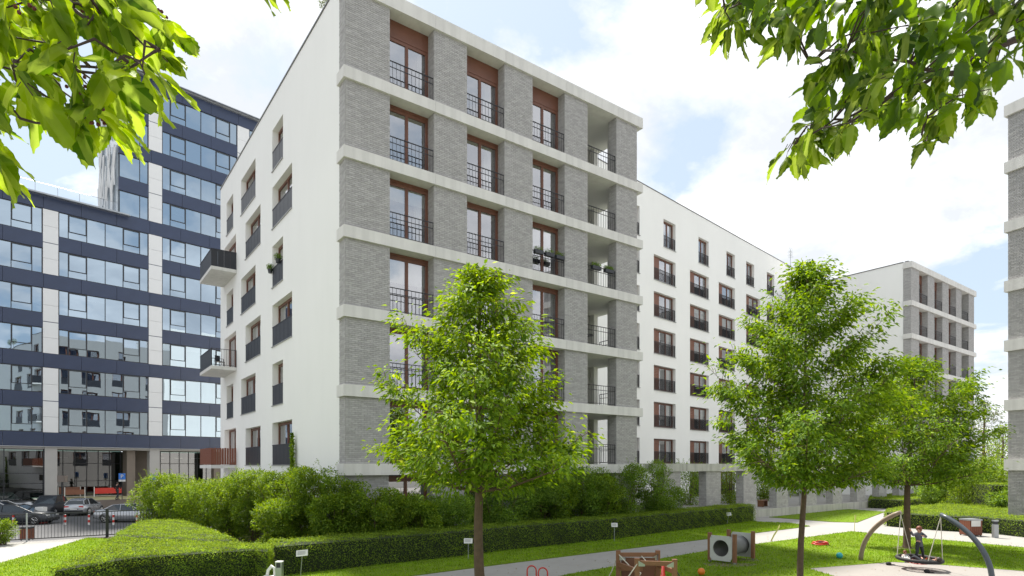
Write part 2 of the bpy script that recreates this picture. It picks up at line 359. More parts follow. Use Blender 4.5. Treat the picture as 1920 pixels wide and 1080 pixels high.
mb = MB(); mb.prism([(-3.5,-3.2),(24.3,-1.6),(24.3,-.15),(-.2,-.15),(-.2,11.6),(-7.5,11.6),(-9,3)], .001, .022)
tag(ob('planting_bed', mb.mesh('planting_bed', M['soil'])), kind='structure')
mb = MB(); mb.box(24.6, 70, .02, 12, .001, .5); mb.box(28, 62, 12, 24, .001, .49)
tag(ob('terrace', mb.mesh('terrace', M['paving'])), kind='structure')
mb = MB(); x = 24.5
while x < 50: mb.box(x+.006, x+2.494, -.10, .015, .001, .506); x += 2.5
tag(ob('retaining_wall', mb.mesh('retaining_wall', M['beam'])), 'long low concrete retaining wall in front of the brick pillars', 'wall')

# ------------------------------------------------------------------ bricks
def brick_mb(w, d, h, ch=.075, bl=.245, sides='flr', seed=1, z0=0.0, mb=None):
    r = random.Random(seed); mb = mb or MB(); j = .010; n = int(round(h/ch)); ch = h/n
    for k in range(n):
        za, zb = z0+k*ch+j*.5, z0+(k+1)*ch-j*.5; off = (bl/2 if k % 2 else 0)
        if 'f' in sides:
            x = -off
            while x < w-.01:
                a, b = max(x+j*.5, 0), min(x+bl-j*.5, w); p = .010+r.random()*.008
                if b-a > .03: mb.box(a, b, -p, .0, za, zb, skip=('k',))
                x += bl
        for s, X, sk in (('l', 0, 'r'), ('r', w, 'l')):
            if s not in sides: continue
            y = -off
            while y < d-.01:
                a, b = max(y+j*.5, 0), min(y+bl-j*.5, d); p = .010+r.random()*.008
                if b-a > .03:
                    if s == 'l': mb.box(-p, 0, a, b, za, zb, skip=('r',))
                    else: mb.box(w, w+p, a, b, za, zb, skip=('l',))
                y += bl
    return mb
def pier(parent, name, w, d, h, loc, sides='flr', ch=.075, rz=0.0, seed=1):
    core = cached(('core', w, d, h), lambda: MB().box(0, w, 0, d, 0, h).mesh(name, M['mortar']))
    br = cached(('br', w, d, h, sides, ch), lambda: brick_mb(w, d, h, ch, sides=sides, seed=seed).mesh('bricks', M['brick']))
    p = ob(name, core, parent, loc, rz); stuffpart(ob('bricks', br, p)); return p

# ------------------------------------------------------------------ windows
def rect_ring(mb, x0, x1, z0, z1, t, y0, y1, tb=None, tt=None):
    tb = t if tb is None else tb; tt = t if tt is None else tt
    mb.box(x0, x0+t, y0, y1, z0, z1); mb.box(x1-t, x1, y0, y1, z0, z1)
    mb.box(x0+t, x1-t, y0+.001, y1-.001, z0, z0+tb); mb.box(x0+t, x1-t, y0+.001, y1-.001, z1-tt, z1); return mb
def rail_mesh(w, h=1.0, n=None, mid=True, hh=.012):
    mb = MB(); n = n or int(w/.16); mb.box(0, w, -.02, .02, h-.03, h); mb.box(0, w, -.012, .012, .06, .085)
    if mid: mb.box(0, w, -.012, .012, h-.26, h-.235)
    mb.box(0, .03, -.018, .018, 0, h-.03); mb.box(w-.03, w, -.018, .018, 0, h-.03)
    for i in range(1, n): x = w*i/n; mb.box(x-hh/2, x+hh/2, -hh/2, hh/2, .085, h-.03)
    return mb
def panel_rail_mesh(w, h=1.0):
    mb = MB(); n = max(2, int(round(w/.32)))
    for i in range(n): mb.box(w*i/n+.004, w*(i+1)/n-.004, -.012-(i%2)*.004, .008, .0, h-.03)
    mb.box(-.01, w+.01, -.03, .025, h-.03, h+.005); return mb
def curtain_mesh(w, h, seed):
    r = random.Random(seed); mb = MB(); n = max(6, int(w/.07)); pts = []
    for i in range(n+1): pts.append((w*i/n, .05*math.sin(i*1.9+seed)+.02*r.random()))
    for i in range(n):
        (a, ya), (b, yb) = pts[i], pts[i+1]; mb.quad((a,ya,0),(b,yb,0),(b,yb,h),(a,ya,h))
    return mb
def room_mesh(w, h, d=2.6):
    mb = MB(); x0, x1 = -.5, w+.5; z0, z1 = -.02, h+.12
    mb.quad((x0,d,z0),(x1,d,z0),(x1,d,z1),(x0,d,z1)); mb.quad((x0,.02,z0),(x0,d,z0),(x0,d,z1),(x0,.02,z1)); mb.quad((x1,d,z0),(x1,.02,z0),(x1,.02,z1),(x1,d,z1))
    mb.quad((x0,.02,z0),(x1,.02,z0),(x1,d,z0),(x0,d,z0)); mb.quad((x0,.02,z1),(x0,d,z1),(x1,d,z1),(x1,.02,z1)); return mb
wr = random.Random(11)
def window(parent, loc, w, h, leaves_=2, head=.0, rz=0.0, shutter=False, cur=None, rail=None, rail_y=-.45, tf=.075, sill=False):
    """a timber framed glazed door or window: the frame is the part, panes, curtains and railing its pieces"""
    hw = h-head
    def fr():
        mb = MB(); rect_ring(mb, 0, w, 0, hw, tf, 0, .09)
        if head: mb.box(0, w, -.015, .08, hw+.004, h)
        lw = (w-2*tf)/leaves_
        for i in range(leaves_):
            rect_ring(mb, tf+i*lw+.004, tf+(i+1)*lw-.004, tf+.004, hw-tf-.004, .06, -.012, .06, .09)
        if shutter:
            for i in range(14):
                z = .10+i*(hw-.2)/14; mb.box(tf+.02, tf+lw*.95, -.045, -.015, z, z+(hw-.2)/14-.012, 1)
        return mb.mesh('window', [M['wood'], M['orange_wood']])
    o = ob('window', cached(('win', w, h, leaves_, head, shutter, tf), fr), parent, loc, rz)
    lw = (w-2*tf)/leaves_
    for i in range(leaves_):
        if shutter and i == 0: continue
        pm = cached(('pane', round(lw,3), hw), lambda: MB().quad((.06,.03,.16),(lw-.06,.03,.16),(lw-.06,.03,hw-.14),(.06,.03,hw-.14)).mesh('pane', M['glass']))
        ob('pane', pm, o, (tf+i*lw, 0, 0))
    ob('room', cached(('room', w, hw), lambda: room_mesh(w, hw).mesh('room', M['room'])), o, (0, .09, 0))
    if wr.random() < .3:
        bh = round(wr.choice((.35, .6, .95)), 2); ob('blind', cached(('blind', w, bh), lambda: MB().box(tf+.02, w-tf-.02, .11, .125, -bh, 0).mesh('blind', M['curtain'])), o, (0, 0, hw-.10))
    for (a, b, s) in (cur or ()):
        ob('curtain', cached(('cur', round(b-a,2), hw, s), lambda: curtain_mesh(b-a, hw-.1, s).mesh('curtain', M['curtain'])), o, (a, .25, .05))
    if rail == 'bars': ob('railing', cached(('rail', w), lambda: rail_mesh(w+.02).mesh('railing', M['rail'])), o, (-.01, rail_y, .02))
    if rail == 'dense': ob('railing', cached(('raild', w), lambda: rail_mesh(w+.02, 1.0, int(w/.085), False, .02).mesh('railing', M['rail'])), o, (-.01, rail_y, 0))
    if rail == 'panel': ob('railing', cached(('railp', w), lambda: panel_rail_mesh(w).mesh('railing', M['panel_dark'])), o, (0, rail_y, 0))
    if sill: ob('sill', cached(('sill', w), lambda: MB().box(-.03, w+.03, -.36, 0, -.035, -.004).mesh('sill', M['sill'])), o)
    return o
def wall_mesh(L, z0, z1, ops, t, mt):
    xs = sorted({0, L, *[o[0] for o in ops], *[o[1] for o in ops]}); zs = sorted({z0, z1, *[o[2] for o in ops], *[o[3] for o in ops]}); mb = MB()
    def inside(x, z): return any(o[0] < x < o[1] and o[2] < z < o[3] for o in ops)
    for j in range(len(zs)-1):
        i = 0
        while i < len(xs)-1:
            if inside((xs[i]+xs[i+1])/2, (zs[j]+zs[j+1])/2): i += 1; continue
            k = i
            while k+1 < len(xs)-1 and not inside((xs[k+1]+xs[k+2])/2, (zs[j]+zs[j+1])/2): k += 1
            a, b, c, d = xs[i], xs[k+1], zs[j], zs[j+1]
            mb.quad((a,0,c),(b,0,c),(b,0,d),(a,0,d)); mb.quad((b,t,c),(a,t,c),(a,t,d),(b,t,d)); i = k+1
    for (a, b, c, d) in ops:
        mb.quad((a,0,c),(a,t,c),(a,t,d),(a,0,d)); mb.quad((b,t,c),(b,0,c),(b,0,d),(b,t,d)); mb.quad((a,0,c),(b,0,c),(b,t,c),(a,t,c)); mb.quad((a,t,d),(b,t,d),(b,0,d),(a,0,d))
    mb.quad((0,0,z0),(0,0,z1),(0,t,z1),(0,t,z0)); mb.quad((L,0,z0),(L,t,z0),(L,t,z1),(L,0,z1)); mb.quad((0,0,z1),(L,0,z1),(L,t,z1),(0,t,z1))
    return mb.mesh('wall', mt)

# ------------------------------------------------------------------ brick-fronted blocks (the near one and its twin)
PIERS = [(0, 1.8), (3.8, 5.4), (7.4, 9.0), (11.0, 12.5), (14.55, 16.1)]
FL = [3.4+3*k for k in range(6)]; COR0, COR1 = 21.4, 21.95
def block(label, origin, depth, near):
    t = thing('apartment_building', label, 'building', (*origin, 0), 0, 'brick fronted apartment blocks')
    # piers: ground floor, then six storeys
    for k in range(7):
        z = 0 if k == 0 else FL[k-1]
        h = 2.95 if k == 0 else (3.0 if k == 6 else 2.55)
        for i, (a, b) in enumerate(PIERS): pier(t, 'brick_pier', round(b-a, 2), .62 if i == 0 else .56, h, (a, .0 if k else .10, z), 'flr', seed=i+1)
    # concrete bands: ring slab panels with joints over the piers
    cuts = [-.12, 3.79, 7.39, 10.99, 14.54, 16.45]
    for k in range(7):
        z0, z1 = (FL[k]-.45, FL[k]) if k < 6 else (COR0, COR1)
        for i in range(5):
            w = cuts[i+1]-cuts[i]; y1 = .634
            me = cached(('band', i, k == 6), lambda: MB().box(.003, w-.003, -.13, y1, 0, z1-z0-.002).mesh('band_panel', M['concrete']))
            ob('band_panel', me, t, (cuts[i], 0, z0+.001))
    ob('parapet', MB().box(-.02, 16.3, .2, .5, 0, .12).mesh('parapet', M['coping']), t, (0, 0, COR1))
    # windows in the openings
    curt = [((.12,.35,1),(1.5,1.86,2)), ((1.3,1.85,3),), (), ((.12,.5,4),), ((.1,.3,5),(1.62,1.87,6)), ((1.4,1.88,7),)]
    for k in range(6):
        top = k == 5; h = 3.0 if top else 2.55
        for i in range(3):
            a, b = PIERS[i][1], PIERS[i+1][0]; w = round(b-a, 2)
            window(t, (a, .5, FL[k]), w, h-.006, 2, .70 if top else .10, 0, cur=curt[(k*2+i*3) % 6], rail='bars', rail_y=-.44)
    for i in range(4):
        a, b = PIERS[i][1], PIERS[i+1][0]; window(t, (a, .6, .35), round(b-a,2), 2.55, 2, .1)
    # loggias: white walls, door, slab, open to the right
    for k in range(6):
        z = FL[k]; h = 3.0 if k == 5 else 2.55
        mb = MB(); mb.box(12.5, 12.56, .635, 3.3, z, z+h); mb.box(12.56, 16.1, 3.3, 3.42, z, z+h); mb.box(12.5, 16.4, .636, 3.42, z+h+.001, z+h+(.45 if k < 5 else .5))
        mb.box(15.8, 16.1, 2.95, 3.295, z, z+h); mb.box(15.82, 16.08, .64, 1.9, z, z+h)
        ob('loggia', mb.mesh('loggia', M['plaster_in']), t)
        mb = MB(); rect_ring(mb, 13.0, 14.3, z+.02, z+2.25, .07, 3.25, 3.297); o = ob('loggia_door', mb.mesh('loggia_door', M['wood']), t)
        ob('pane', MB().quad((13.07,3.28,z+.1),(14.23,3.28,z+.1),(14.23,3.28,z+2.18),(13.07,3.28,z+2.18)).mesh('pane', M['oglass']), o)
        ob('railing', cached('lrail', lambda: rail_mesh(2.05).mesh('railing', M['rail'])), t, (12.5, .08, z+.02))
        ob('railing', cached('lrail2', lambda: rail_mesh(2.3).mesh('railing', M['rail'])), t, (16.2, .6, z+.02), PI/2)
    if True:
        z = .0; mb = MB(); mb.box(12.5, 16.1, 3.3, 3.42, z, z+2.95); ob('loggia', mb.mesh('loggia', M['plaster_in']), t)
    # white side wall facing left: local x runs from the back to the front
    LW = depth-.64; ops = []; wins = []
    def V(v): return depth-v
    if near:
        for k in range(6):
            z = FL[k]-.05+.02; up = 5-k      # row counted from the top: 0 narrow, 1 wide, ...
            if k == 5: z = FL[k]-.1
            ra = (8.17, 10.04) if up % 2 == 0 else (6.71, 10.04)
            rb = (13.41, 16.8) if up % 2 == 0 else (12.34, 15.7)
            for (v0, v1), lv in ((ra, 1 if up % 2 == 0 else 2), (rb, 2)):
                ops.append((V(v1), V(v0), z, z+2.12)); wins.append((V(v1), V(v0), z, 2.12, lv, 'panel'))
            if up % 2 == 0: ops.append((V(20.8), V(18.9), z, z+2.12)); wins.append((V(20.8), V(18.9), z, 2.12, 1, 'panel'))
            else: ops.append((V(21.5), V(18.14), z, z+2.3)); wins.append((V(21.5), V(18.14), z, 2.3, 2, None))
    ob('side_wall', wall_mesh(LW, 0, 22.0, ops, .34, M['plaster']), t, (0.012, depth, 0), -PI/2)
    for n, (a, b, z, h, lv, rl) in enumerate(wins):
        w = b-a
        window(t, (.012+.3, depth-a-.001, z+.002), round(w-.002,3), h-.004, lv, .0, -PI/2, cur=(((.1, .8, n%3+1),) if n % 2 else ((.1,.5,1),(w-.6,w-.1,2))), rail=rl, rail_y=-.28, sill=True)
    mb = MB(); mb.box(15.8, 16.1, 3.43, depth-.31, 0, 22.0); ob('flank_wall', mb.mesh('flank_wall', M['plaster']), t)
    rops = []
    for k in range(6):
        for j, a in enumerate((1.4, 5.6, 9.6, 12.9)): rops.append((a+(.5 if (k+j) % 2 else 0), a+2.0, FL[k]-.05, FL[k]+2.1)) if near else None
    ob('rear_wall', wall_mesh(15.74, 0, 22.0, rops, .3, M['rear_grey']), t, (16.1, depth, 0), PI)
    for (a, b, c_, d_) in rops: window(t, (16.1-a-.001, depth-.25, c_+.002), round(b-a-.002,3), 2.146, 2 if b-a > 1.8 else 1, 0, PI, cur=((.1,.5,2),), rail='panel', rail_y=-.22)
    mb = MB(); mb.box(.3, 16.0, .64, depth-.1, 21.5, 21.7); ob('roof', mb.mesh('roof', M['concrete']), t)
    mb = MB(); mb.box(-.03, .38, .636, depth+.02, 22.0, 22.07); ob('coping', mb.mesh('coping', M['coping']), t)
    return t
main = block('near white and grey brick apartment block with brown framed windows behind the first tree', (0, 0), 22.7, True)
twin = block('farther brick fronted block at the right end of the colonnade with a blank white side', (53.6, .9), 11.0, False)

# balconies on the near block's side wall
def balcony(zf, kind):
    o = ob('balcony', MB().box(-1.42, 0, 17.95, 21.7, -.2, 0).mesh('balcony', M['concrete']), main, (0, 0, zf))
    if kind == 'wood':
        mb = MB()
        for (x0, y0, x1, y1) in ((-1.4, 17.97, 0, 17.97), (-1.4, 17.97, -1.4, 21.68), (-1.4, 21.68, 0, 21.68)):
            L = math.hypot(x1-x0, y1-y0); n = int(L/.13)
            for i in range(n):
                tx, ty = x0+(x1-x0)*(i+.5)/n, y0+(y1-y0)*(i+.5)/n
                hx, hy = (.055, .012) if x1 != x0 else (.012, .055)
                mb.box(tx-hx, tx+hx, ty-hy, ty+hy, .03, 1.02+.02*(i % 2))
        ob('railing', mb.mesh('railing', M['binwood']), o)
    else:
        mb = MB()
        for seg, (x0, y0, rz, L) in enumerate(((-1.4, 17.97, 0, 1.4), (-1.4, 17.97, PI/2, 3.7), (-1.4, 21.67, 0, 1.4))):
            solid = kind == 'solid' or seg == 1
            sub = panel_rail_mesh(L, 1.05) if solid else rail_mesh(L, 1.05, int(L/.13), False, .012)
            c, s = math.cos(rz), math.sin(rz)
            mb.add([(x0+v[0]*c-v[1]*s, y0+v[0]*s+v[1]*c, v[2]) for v in sub.v], sub.f)
        ob('railing', mb.mesh('railing', M['panel_dark'] if kind == 'solid' else M['rail']), o)
    return o
balcony(FL[4]-.03, 'solid'); balcony(FL[2]-.03, 'bars'); balcony(FL[0]-.03, 'wood')

# ------------------------------------------------------------------ long white block behind
lx, ly = cw(11.52, 49.6); LA = math.atan2(.7205*RV[1]+.6934*FV[1], .7205*RV[0]+.6934*FV[0])
t = thing('apartment_building', 'long white rendered apartment block with rows of brown shuttered windows behind the colonnade', 'building', (lx, ly, 0), LA)
S0, S1 = -12.0, 30.0; ops = []; wl = []
def lop(s0, s1, z, h, lv, sh): ops.append((s0-S0, s1-S0, z, z+h)); wl.append((s0, s1, z, h, lv, sh))
for k in range(6):
    z = 3.5+3*k
    for (a, b) in ((0, 3.3), (5.66, 8.98), (10.85, 14.1), (16.5, 19.7)): lop(a, b, z, 2.05, 3, True)
    lop(21.3, 23.15, z, 2.05, 2, False); lop(-3.9, -2.0, z, 2.05, 2, False); lop(25.3, 28.4, z, 2.05, 3, True)
for (a, b) in ((-3.9,-2.0), (1.43, 3.3), (7.13, 8.98), (12.35, 14.1), (16.5, 18.3), (21.3, 23.15), (26, 27.8)): lop(a, b, 21.5, 2.3, 2, False)
for (a, b) in ((0, 3.3), (5.66, 8.98), (10.85, 14.1)): lop(a, b, .6, 2.2, 3, False)
ob('facade_wall', wall_mesh(S1-S0, 0, 25.7, ops, .34, M['plaster']), t, (S0, 0, 0))
for n, (a, b, z, h, lv, sh) in enumerate(wl):
    window(t, (a+.001, .28, z+.002), round(b-a-.002,3), h-.004, lv, 0, 0, shutter=sh, cur=((((b-a)*.7, (b-a)-.12, n%4+1),) if n % 3 else ()), rail='dense', rail_y=-.22, sill=True)
mb = MB(); mb.box(S0, S0+.3, .36, 12, 0, 25.7); mb.box(S1-.3, S1, .36, 12, 0, 25.7); mb.box(S0+.31, S1-.31, 11.7, 12, 0, 25.7); ob('rear_wall', mb.mesh('rear_wall', M['plaster']), t)
ob('roof', MB().box(S0+.3, S1-.3, .36, 11.7, 25.2, 25.4).mesh('roof', M['concrete']), t)
mb = MB(); mb.box(S0-.02, S1+.02, -.03, .36, 25.7, 25.77); ob('coping', mb.mesh('coping', M['coping']), t)
# aerial on the roof
mb = MB(); mb.bar((0,0,0),(0,0,2.0),.03)
for z, L in ((1.95,.9),(1.6,.7),(1.25,.5)):
    mb.bar((-L,0,z),(L,0,z),.018)
    for i in range(5): mb.bar((-L+L*i/2,-.25,z),(-L+L*i/2,.25,z),.01)
ax, ay = cw((1482-960)/F_PX*68, 68)
tag(ob('roof_aerial', mb.mesh('roof_aerial', M['steel']), None, (ax, ay, 25.4), .4), 'thin metal television aerial on the roof edge of the long white block', 'aerial')

# ------------------------------------------------------------------ colonnade
t = thing('colonnade', 'row of square grey brick pillars carrying a stained concrete beam between two blocks', 'colonnade', (0, 0, 0))
for k in range(9):
    x1 = 19.87+3.82*k
    if x1 > 52: break
    pier(t, 'brick_pillar', 1.42, .52, 3.0, (x1-1.42, .10, 0.0), 'flr', ch=.107)
x = 16.47; k = 0
while x < 53.2:
    x2 = min(x+3.82, 53.4); ob('beam_panel', MB().box(x+.004, x2-.004, .0, .72, 3.001, 3.44).mesh('beam_panel', M['beam']), t); x = x2

# ------------------------------------------------------------------ office block
ox, oy = cw(-45.07, 61.0); OA = math.atan2(.70*RV[1]+.714*FV[1], .70*RV[0]+.714*FV[0])
off = thing('office_building', 'dark navy and white office block with ribbon windows behind the car park', 'building', (ox, oy, 0), OA)
TOPZ = [9.1+3.9*k for k in range(10)]
piers_x = [(-10.75, -9.5), (-1.45, -.2), (7.78, 9.1), (17.25, 18.65), (26.8, 28.1)]
XL, XR, XT = -20.0, 28.1, 4.96
FR = [0, .75, 2.27, 3.83, 5.40, 6.92, 7.68]
def obay(a, b, zt, x_from=None):
    """one ribbon window between two piers: frame with its panes"""
    zb = zt-2.42; s = (b-a)/7.9; xs = [a+.05+f/7.68*(b-a-.1) for f in FR]
    if x_from is not None: xs = [x_from]+[x for x in xs if x > x_from+.4]
    def fr():
        mb = MB(); X0, X1 = xs[0]-.05, xs[-1]+.05
        mb.box(X0, X1, .02, .14, -.05, .03); mb.box(X0, X1, .02, .14, 2.39, 2.46)
        for i, x in enumerate(xs): mb.box(x-.03, x+.03, .0, .135, .03, 2.39)
        for i in ((1, 4) if x_from is None else (2,)):
            if i+1 >= len(xs): continue
            p, q2 = xs[i], xs[i+1]; rect_ring(mb, p+.03, q2-.03, .68, 2.37, .06, -.02, .10)
        return mb.mesh('window', M['frame'])
    o = ob('window', cached(('obay', round(a,2), x_from), fr), off, (0, 0, zb))
    for i in range(len(xs)-1):
        w = xs[i+1]-xs[i]-.06
        me = cached(('opane', round(w,3)), lambda: MB().quad((0,.06,.03),(w,.06,.03),(w,.06,2.39),(0,.06,2.39)).mesh('pane', M['oglass']))
        p = ob('pane', me, o, (xs[i]+.03, 0, 0)); p.rotation_euler = (random.uniform(-.006,.006), 0, random.uniform(-.008,.008))
        if wr.random() < .22:
            bh = wr.choice((.5, .9, 1.6)); ob('blind', cached(('obl', round(w,3), bh), lambda: MB().box(.02, w-.02, .17, .185, -bh, 0).mesh('blind', M['curtain'])), o, (xs[i]+.03, 0, 2.38))
bays = [(XL, piers_x[0][0])]+[(piers_x[i][1], piers_x[i+1][0]) for i in range(4)]
for r in range(10):
    zt = TOPZ[r]
    for bi, (a, b) in enumerate(bays):
        if r < 6: obay(a, b, zt)
        elif bi == 2: obay(a, b, zt, XT+.1)
        elif bi > 2: obay(a, b, zt)
    # navy spandrel panels above this row (and below the first)
    for (z0, z1) in ([(5.25, TOPZ[0]-2.47)] if r == 0 else [])+[(zt+.05, (zt+3.9-2.47) if r < 9 else zt+1.45)]:
        if r == 5: z1a = z1
        x = XL if r < 6 else XT
        while x < XR-.1:
            x2 = min(x+3.1, XR); 
            me = cached(('navy', round(x2-x,2), round(z1-z0,2)), lambda: MB().box(.012, x2-x-.012, -.05, .25, 0, z1-z0).mesh('spandrel_panel', M['navy']))
            ob('spandrel_panel', me, off, (x, 0, z0)); x = x2
# white pier panels, two storeys each, between navy joints
for i, (a, b) in enumerate(piers_x):
    top = 10 if b > XT+1 else 6
    for r in range(top):
        zt = TOPZ[r]
        if r % 2 == 0: z0, z1 = zt-2.47, zt+.6
        else: z0, z1 = zt-3.25, zt+.0
        h = z1-z0
        for s in range(2):
            me = cached(('wp', round(b-a,2), round(h,2)), lambda: MB().box(.012, b-a-.012, -.085, .2, .01, h/2-.01).mesh('pier_panel', M['white_metal']))
            ob('pier_panel', me, off, (a, 0, z0+s*h/2))
    for z in (6.63,): pass
# mass behind: dark rooms, roofs, side faces
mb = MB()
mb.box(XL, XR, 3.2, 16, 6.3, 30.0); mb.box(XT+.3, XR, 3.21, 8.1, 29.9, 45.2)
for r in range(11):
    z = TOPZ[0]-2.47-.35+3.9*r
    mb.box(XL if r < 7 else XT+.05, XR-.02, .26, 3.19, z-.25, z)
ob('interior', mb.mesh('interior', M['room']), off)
mb = MB(); mb.box(XT, XR, .26, 8.3, 45.3, 45.8); mb.box(XL, XT-.01, .26, 16.2, 29.9, 30.05); ob('roof', mb.mesh('roof', M['coping']), off)
mb = MB(); mb.box(XT-.3, XR+.3, -.35, .24, 45.55, 45.75); mb.box(XT-.3, XR, -.75, -.36, 45.62, 45.70); ob('roof_ledge', mb.mesh('roof_ledge', M['steel']), off)
mb = MB(); mb.box(XL, 5.9, -.30, .24, 29.95, 30.1); mb.box(-5, 5.9, -.8, -.31, 29.78, 29.86); ob('roof_ledge', mb.mesh('roof_ledge', M['steel']), off)
mb = MB()
for i in range(14): x = XL+i*1.8; mb.bar((x,.3,30.1),(x,.3,31.2),.02)
mb.bar((XL,.3,31.2),(XT,.3,31.2),.02); o = ob('roof_railing', mb.mesh('roof_railing', M['steel']), off)
ob('pane', MB().quad((XL,.32,30.15),(XT,.32,30.15),(XT,.32,31.15),(XL,.32,31.15)).mesh('pane', glass('clear_glass', (.93,.95,.96), .08)), o)
# tower's glass left side, mirrored sky painted as pale blue, with criss-cross white fins
mb = MB(); mb.box(XT-.02, XT+.28, .3, 8.2, 30.1, 45.3); ob('tower_side', mb.mesh('tower_side', mat('sky_toned_glass', (.42,.48,.54), .15, .05, 1, metal=.3)), off)
mb = MB(); r = random.Random(4)
for i in range(34):
    y = .5+7.4*r.random(); dy = r.uniform(-1.6, 1.6); z0 = r.uniform(30.2, 41); mb.tube([(XT-.12-.1*r.random(), y, z0), (XT-.15, min(max(y+dy,.4),8.1), z0+r.uniform(3, 5))], .07+.05*r.random(), 4)
ob('lattice_screen', mb.mesh('lattice_screen', M['white_metal']), off)
# ground floor
for a in (-20.5, -1.25, 7.95, 17.4, 26.9): ob('column', MB().box(a, a+1.0, .2, 1.2, 0, 5.24).mesh('column', M['column']), off)
ob('soffit', MB().box(XL, XR, .26, 6.2, 5.0, 5.24).mesh('soffit', M['column']), off)
def gwall(x0, x1, y, nx, zs, m='gglass'):
    mb = MB(); w = (x1-x0)/nx
    for i in range(nx+1): mb.box(x0+i*w-.035, x0+i*w+.035, y-.06, y+.04, .1, 4.98)
    for z in zs: mb.box(x0, x1, y-.055, y+.035, z-.03, z+.03)
    o = ob('glazing', mb.mesh('glazing', M['frame']), off)
    zz = [.1]+list(zs)+[4.98]
    for i in range(nx):
        for a, b in zip(zz[:-1], zz[1:]):
            if b-a < .1: continue
            p = ob('pane', MB().quad((x0+i*w,y,a),(x0+(i+1)*w,y,a),(x0+(i+1)*w,y,b),(x0+i*w,y,b)).mesh('pane', M[m]), o)
gwall(-19.5, -1.3, .6, 6, (1.6, 2.6)); gwall(-.2, 6.1, 4.2, 6, (1.7, 3.6)); gwall(9.1, 17.2, 4.2, 8, (1.7, 3.6)); gwall(18.6, 26.8, 4.2, 8, (1.7,))
for q in ((5.95, 6.75, .9, 2.6), (7.15, 8.6, 2.4, 4.1), (14.9, 15.6, .9, 1.8)): ob('entrance_pier', MB().box(*q, 0, 4.99).mesh('entrance_pier', M['tan']), off)
mb = MB(); mb.box(-20, 27, 9.5, 9.8, .1, 5.0); mb.box(-20,27,4.4,9.5,.06,.1); ob('lobby_wall', mb.mesh('lobby_wall', M['room']), off)
mb = MB()
for x in (-18,-14,-10,-6, 0.6, 2.6, 4.4, 10, 12, 14, 20, 23): mb.box(x, x+.9, 5.5, 5.7, 4.2, 4.3)
ob('ceiling_fitting', mb.mesh('ceiling_fitting', M['white']), off)
tr_ = MB(); tr_.box(-.9, 27, -6.0, 4.1, -1.09, .05)
tag(ob('office_terrace', tr_.mesh('office_terrace', M['tan']), None, (ox, oy, 0), OA), kind='structure')
tp = MB(); tp.box(-.6, 26.8, -5.6, 4.0, .052, .056); tag(ob('terrace_floor', tp.mesh('terrace_floor', M['yellowish']), None, (ox, oy, 0), OA), kind='structure')
def offpt(x, y, z=0): c, s = math.cos(OA), math.sin(OA); return (ox+x*c-y*s, oy+x*s+y*c, z)
# red and white barriers standing on the terrace
for i, (x, y, w, lab) in enumerate(((.4, .5, 1.7, 'faded orange windbreak screen on the office terrace nearest the left column'), (3.0, 1.0, 2.6, 'long bright red windbreak screen on the office terrace beside the walking person'), (.2, 2.6, 2.0, 'pale red windbreak screen at the back of the office terrace'))):
    t = thing('windbreak', lab, 'windbreak', offpt(x, y, .056), OA+.1*i, 'windbreaks on the office terrace')
    ob('screen', MB().box(.05, w-.05, -.02, .02, .35, .85+.1*i).mesh('screen', M['red'] if i == 1 else M['orange_wood']), t)
    for q in (0, w): ob('post', MB().box(q-.03, q+.03, -.03, .03, 0, 1.1).mesh('post', M['white']), t)

# ------------------------------------------------------------------ opposite block at the right edge
rx, ry = cw(24.9, 30.9)
# its face runs towards the viewer
RA = math.atan2(-(-.406*RV[1]+.914*FV[1]), -(-.406*RV[0]+.914*FV[0]))
t = thing('apartment_building', 'brick and concrete block cut by the right edge of the view', 'building', (rx, ry, 0), RA)
rf = [3.62+3*k for k in range(6)]
for k in range(7):
    z = 0 if k == 0 else rf[k-1]; h = 3.1 if k == 0 else (3.0-.48)
    for a, b in ((.12, 1.92), (3.9, 5.5), (7.5, 9.1)):
        pier(t, 'brick_pier', round(b-a,2), .56, round(h,2), (a, .13, z), 'flr')
    w_ = 9.3
    me = cached('rband', lambda: MB().box(0, 3.0, -.02, .75, 0, .55).mesh('band_panel', M['concrete']))
    for j in range(3): ob('band_panel', me, t, (j*3.008, 0, (rf[k]-.53) if k < 6 else 20.95))
    if k:
        for a, b in ((1.92, 3.9), (5.5, 7.5)): window(t, (a, .6, z), round(b-a,2), 2.45, 2, .1, rail='bars', rail_y=-.4)
mb = MB(); mb.box(.12, 9.0, .75, 12, 0, 21.4); ob('rear_mass', mb.mesh('rear_mass', M['plaster']), t)
mb = MB(); mb.sphere((1.45, .06, 2.75), .13, sq=(1,.5,1)); ob('wall_lamp', mb.mesh('wall_lamp', M['white'], True), t)
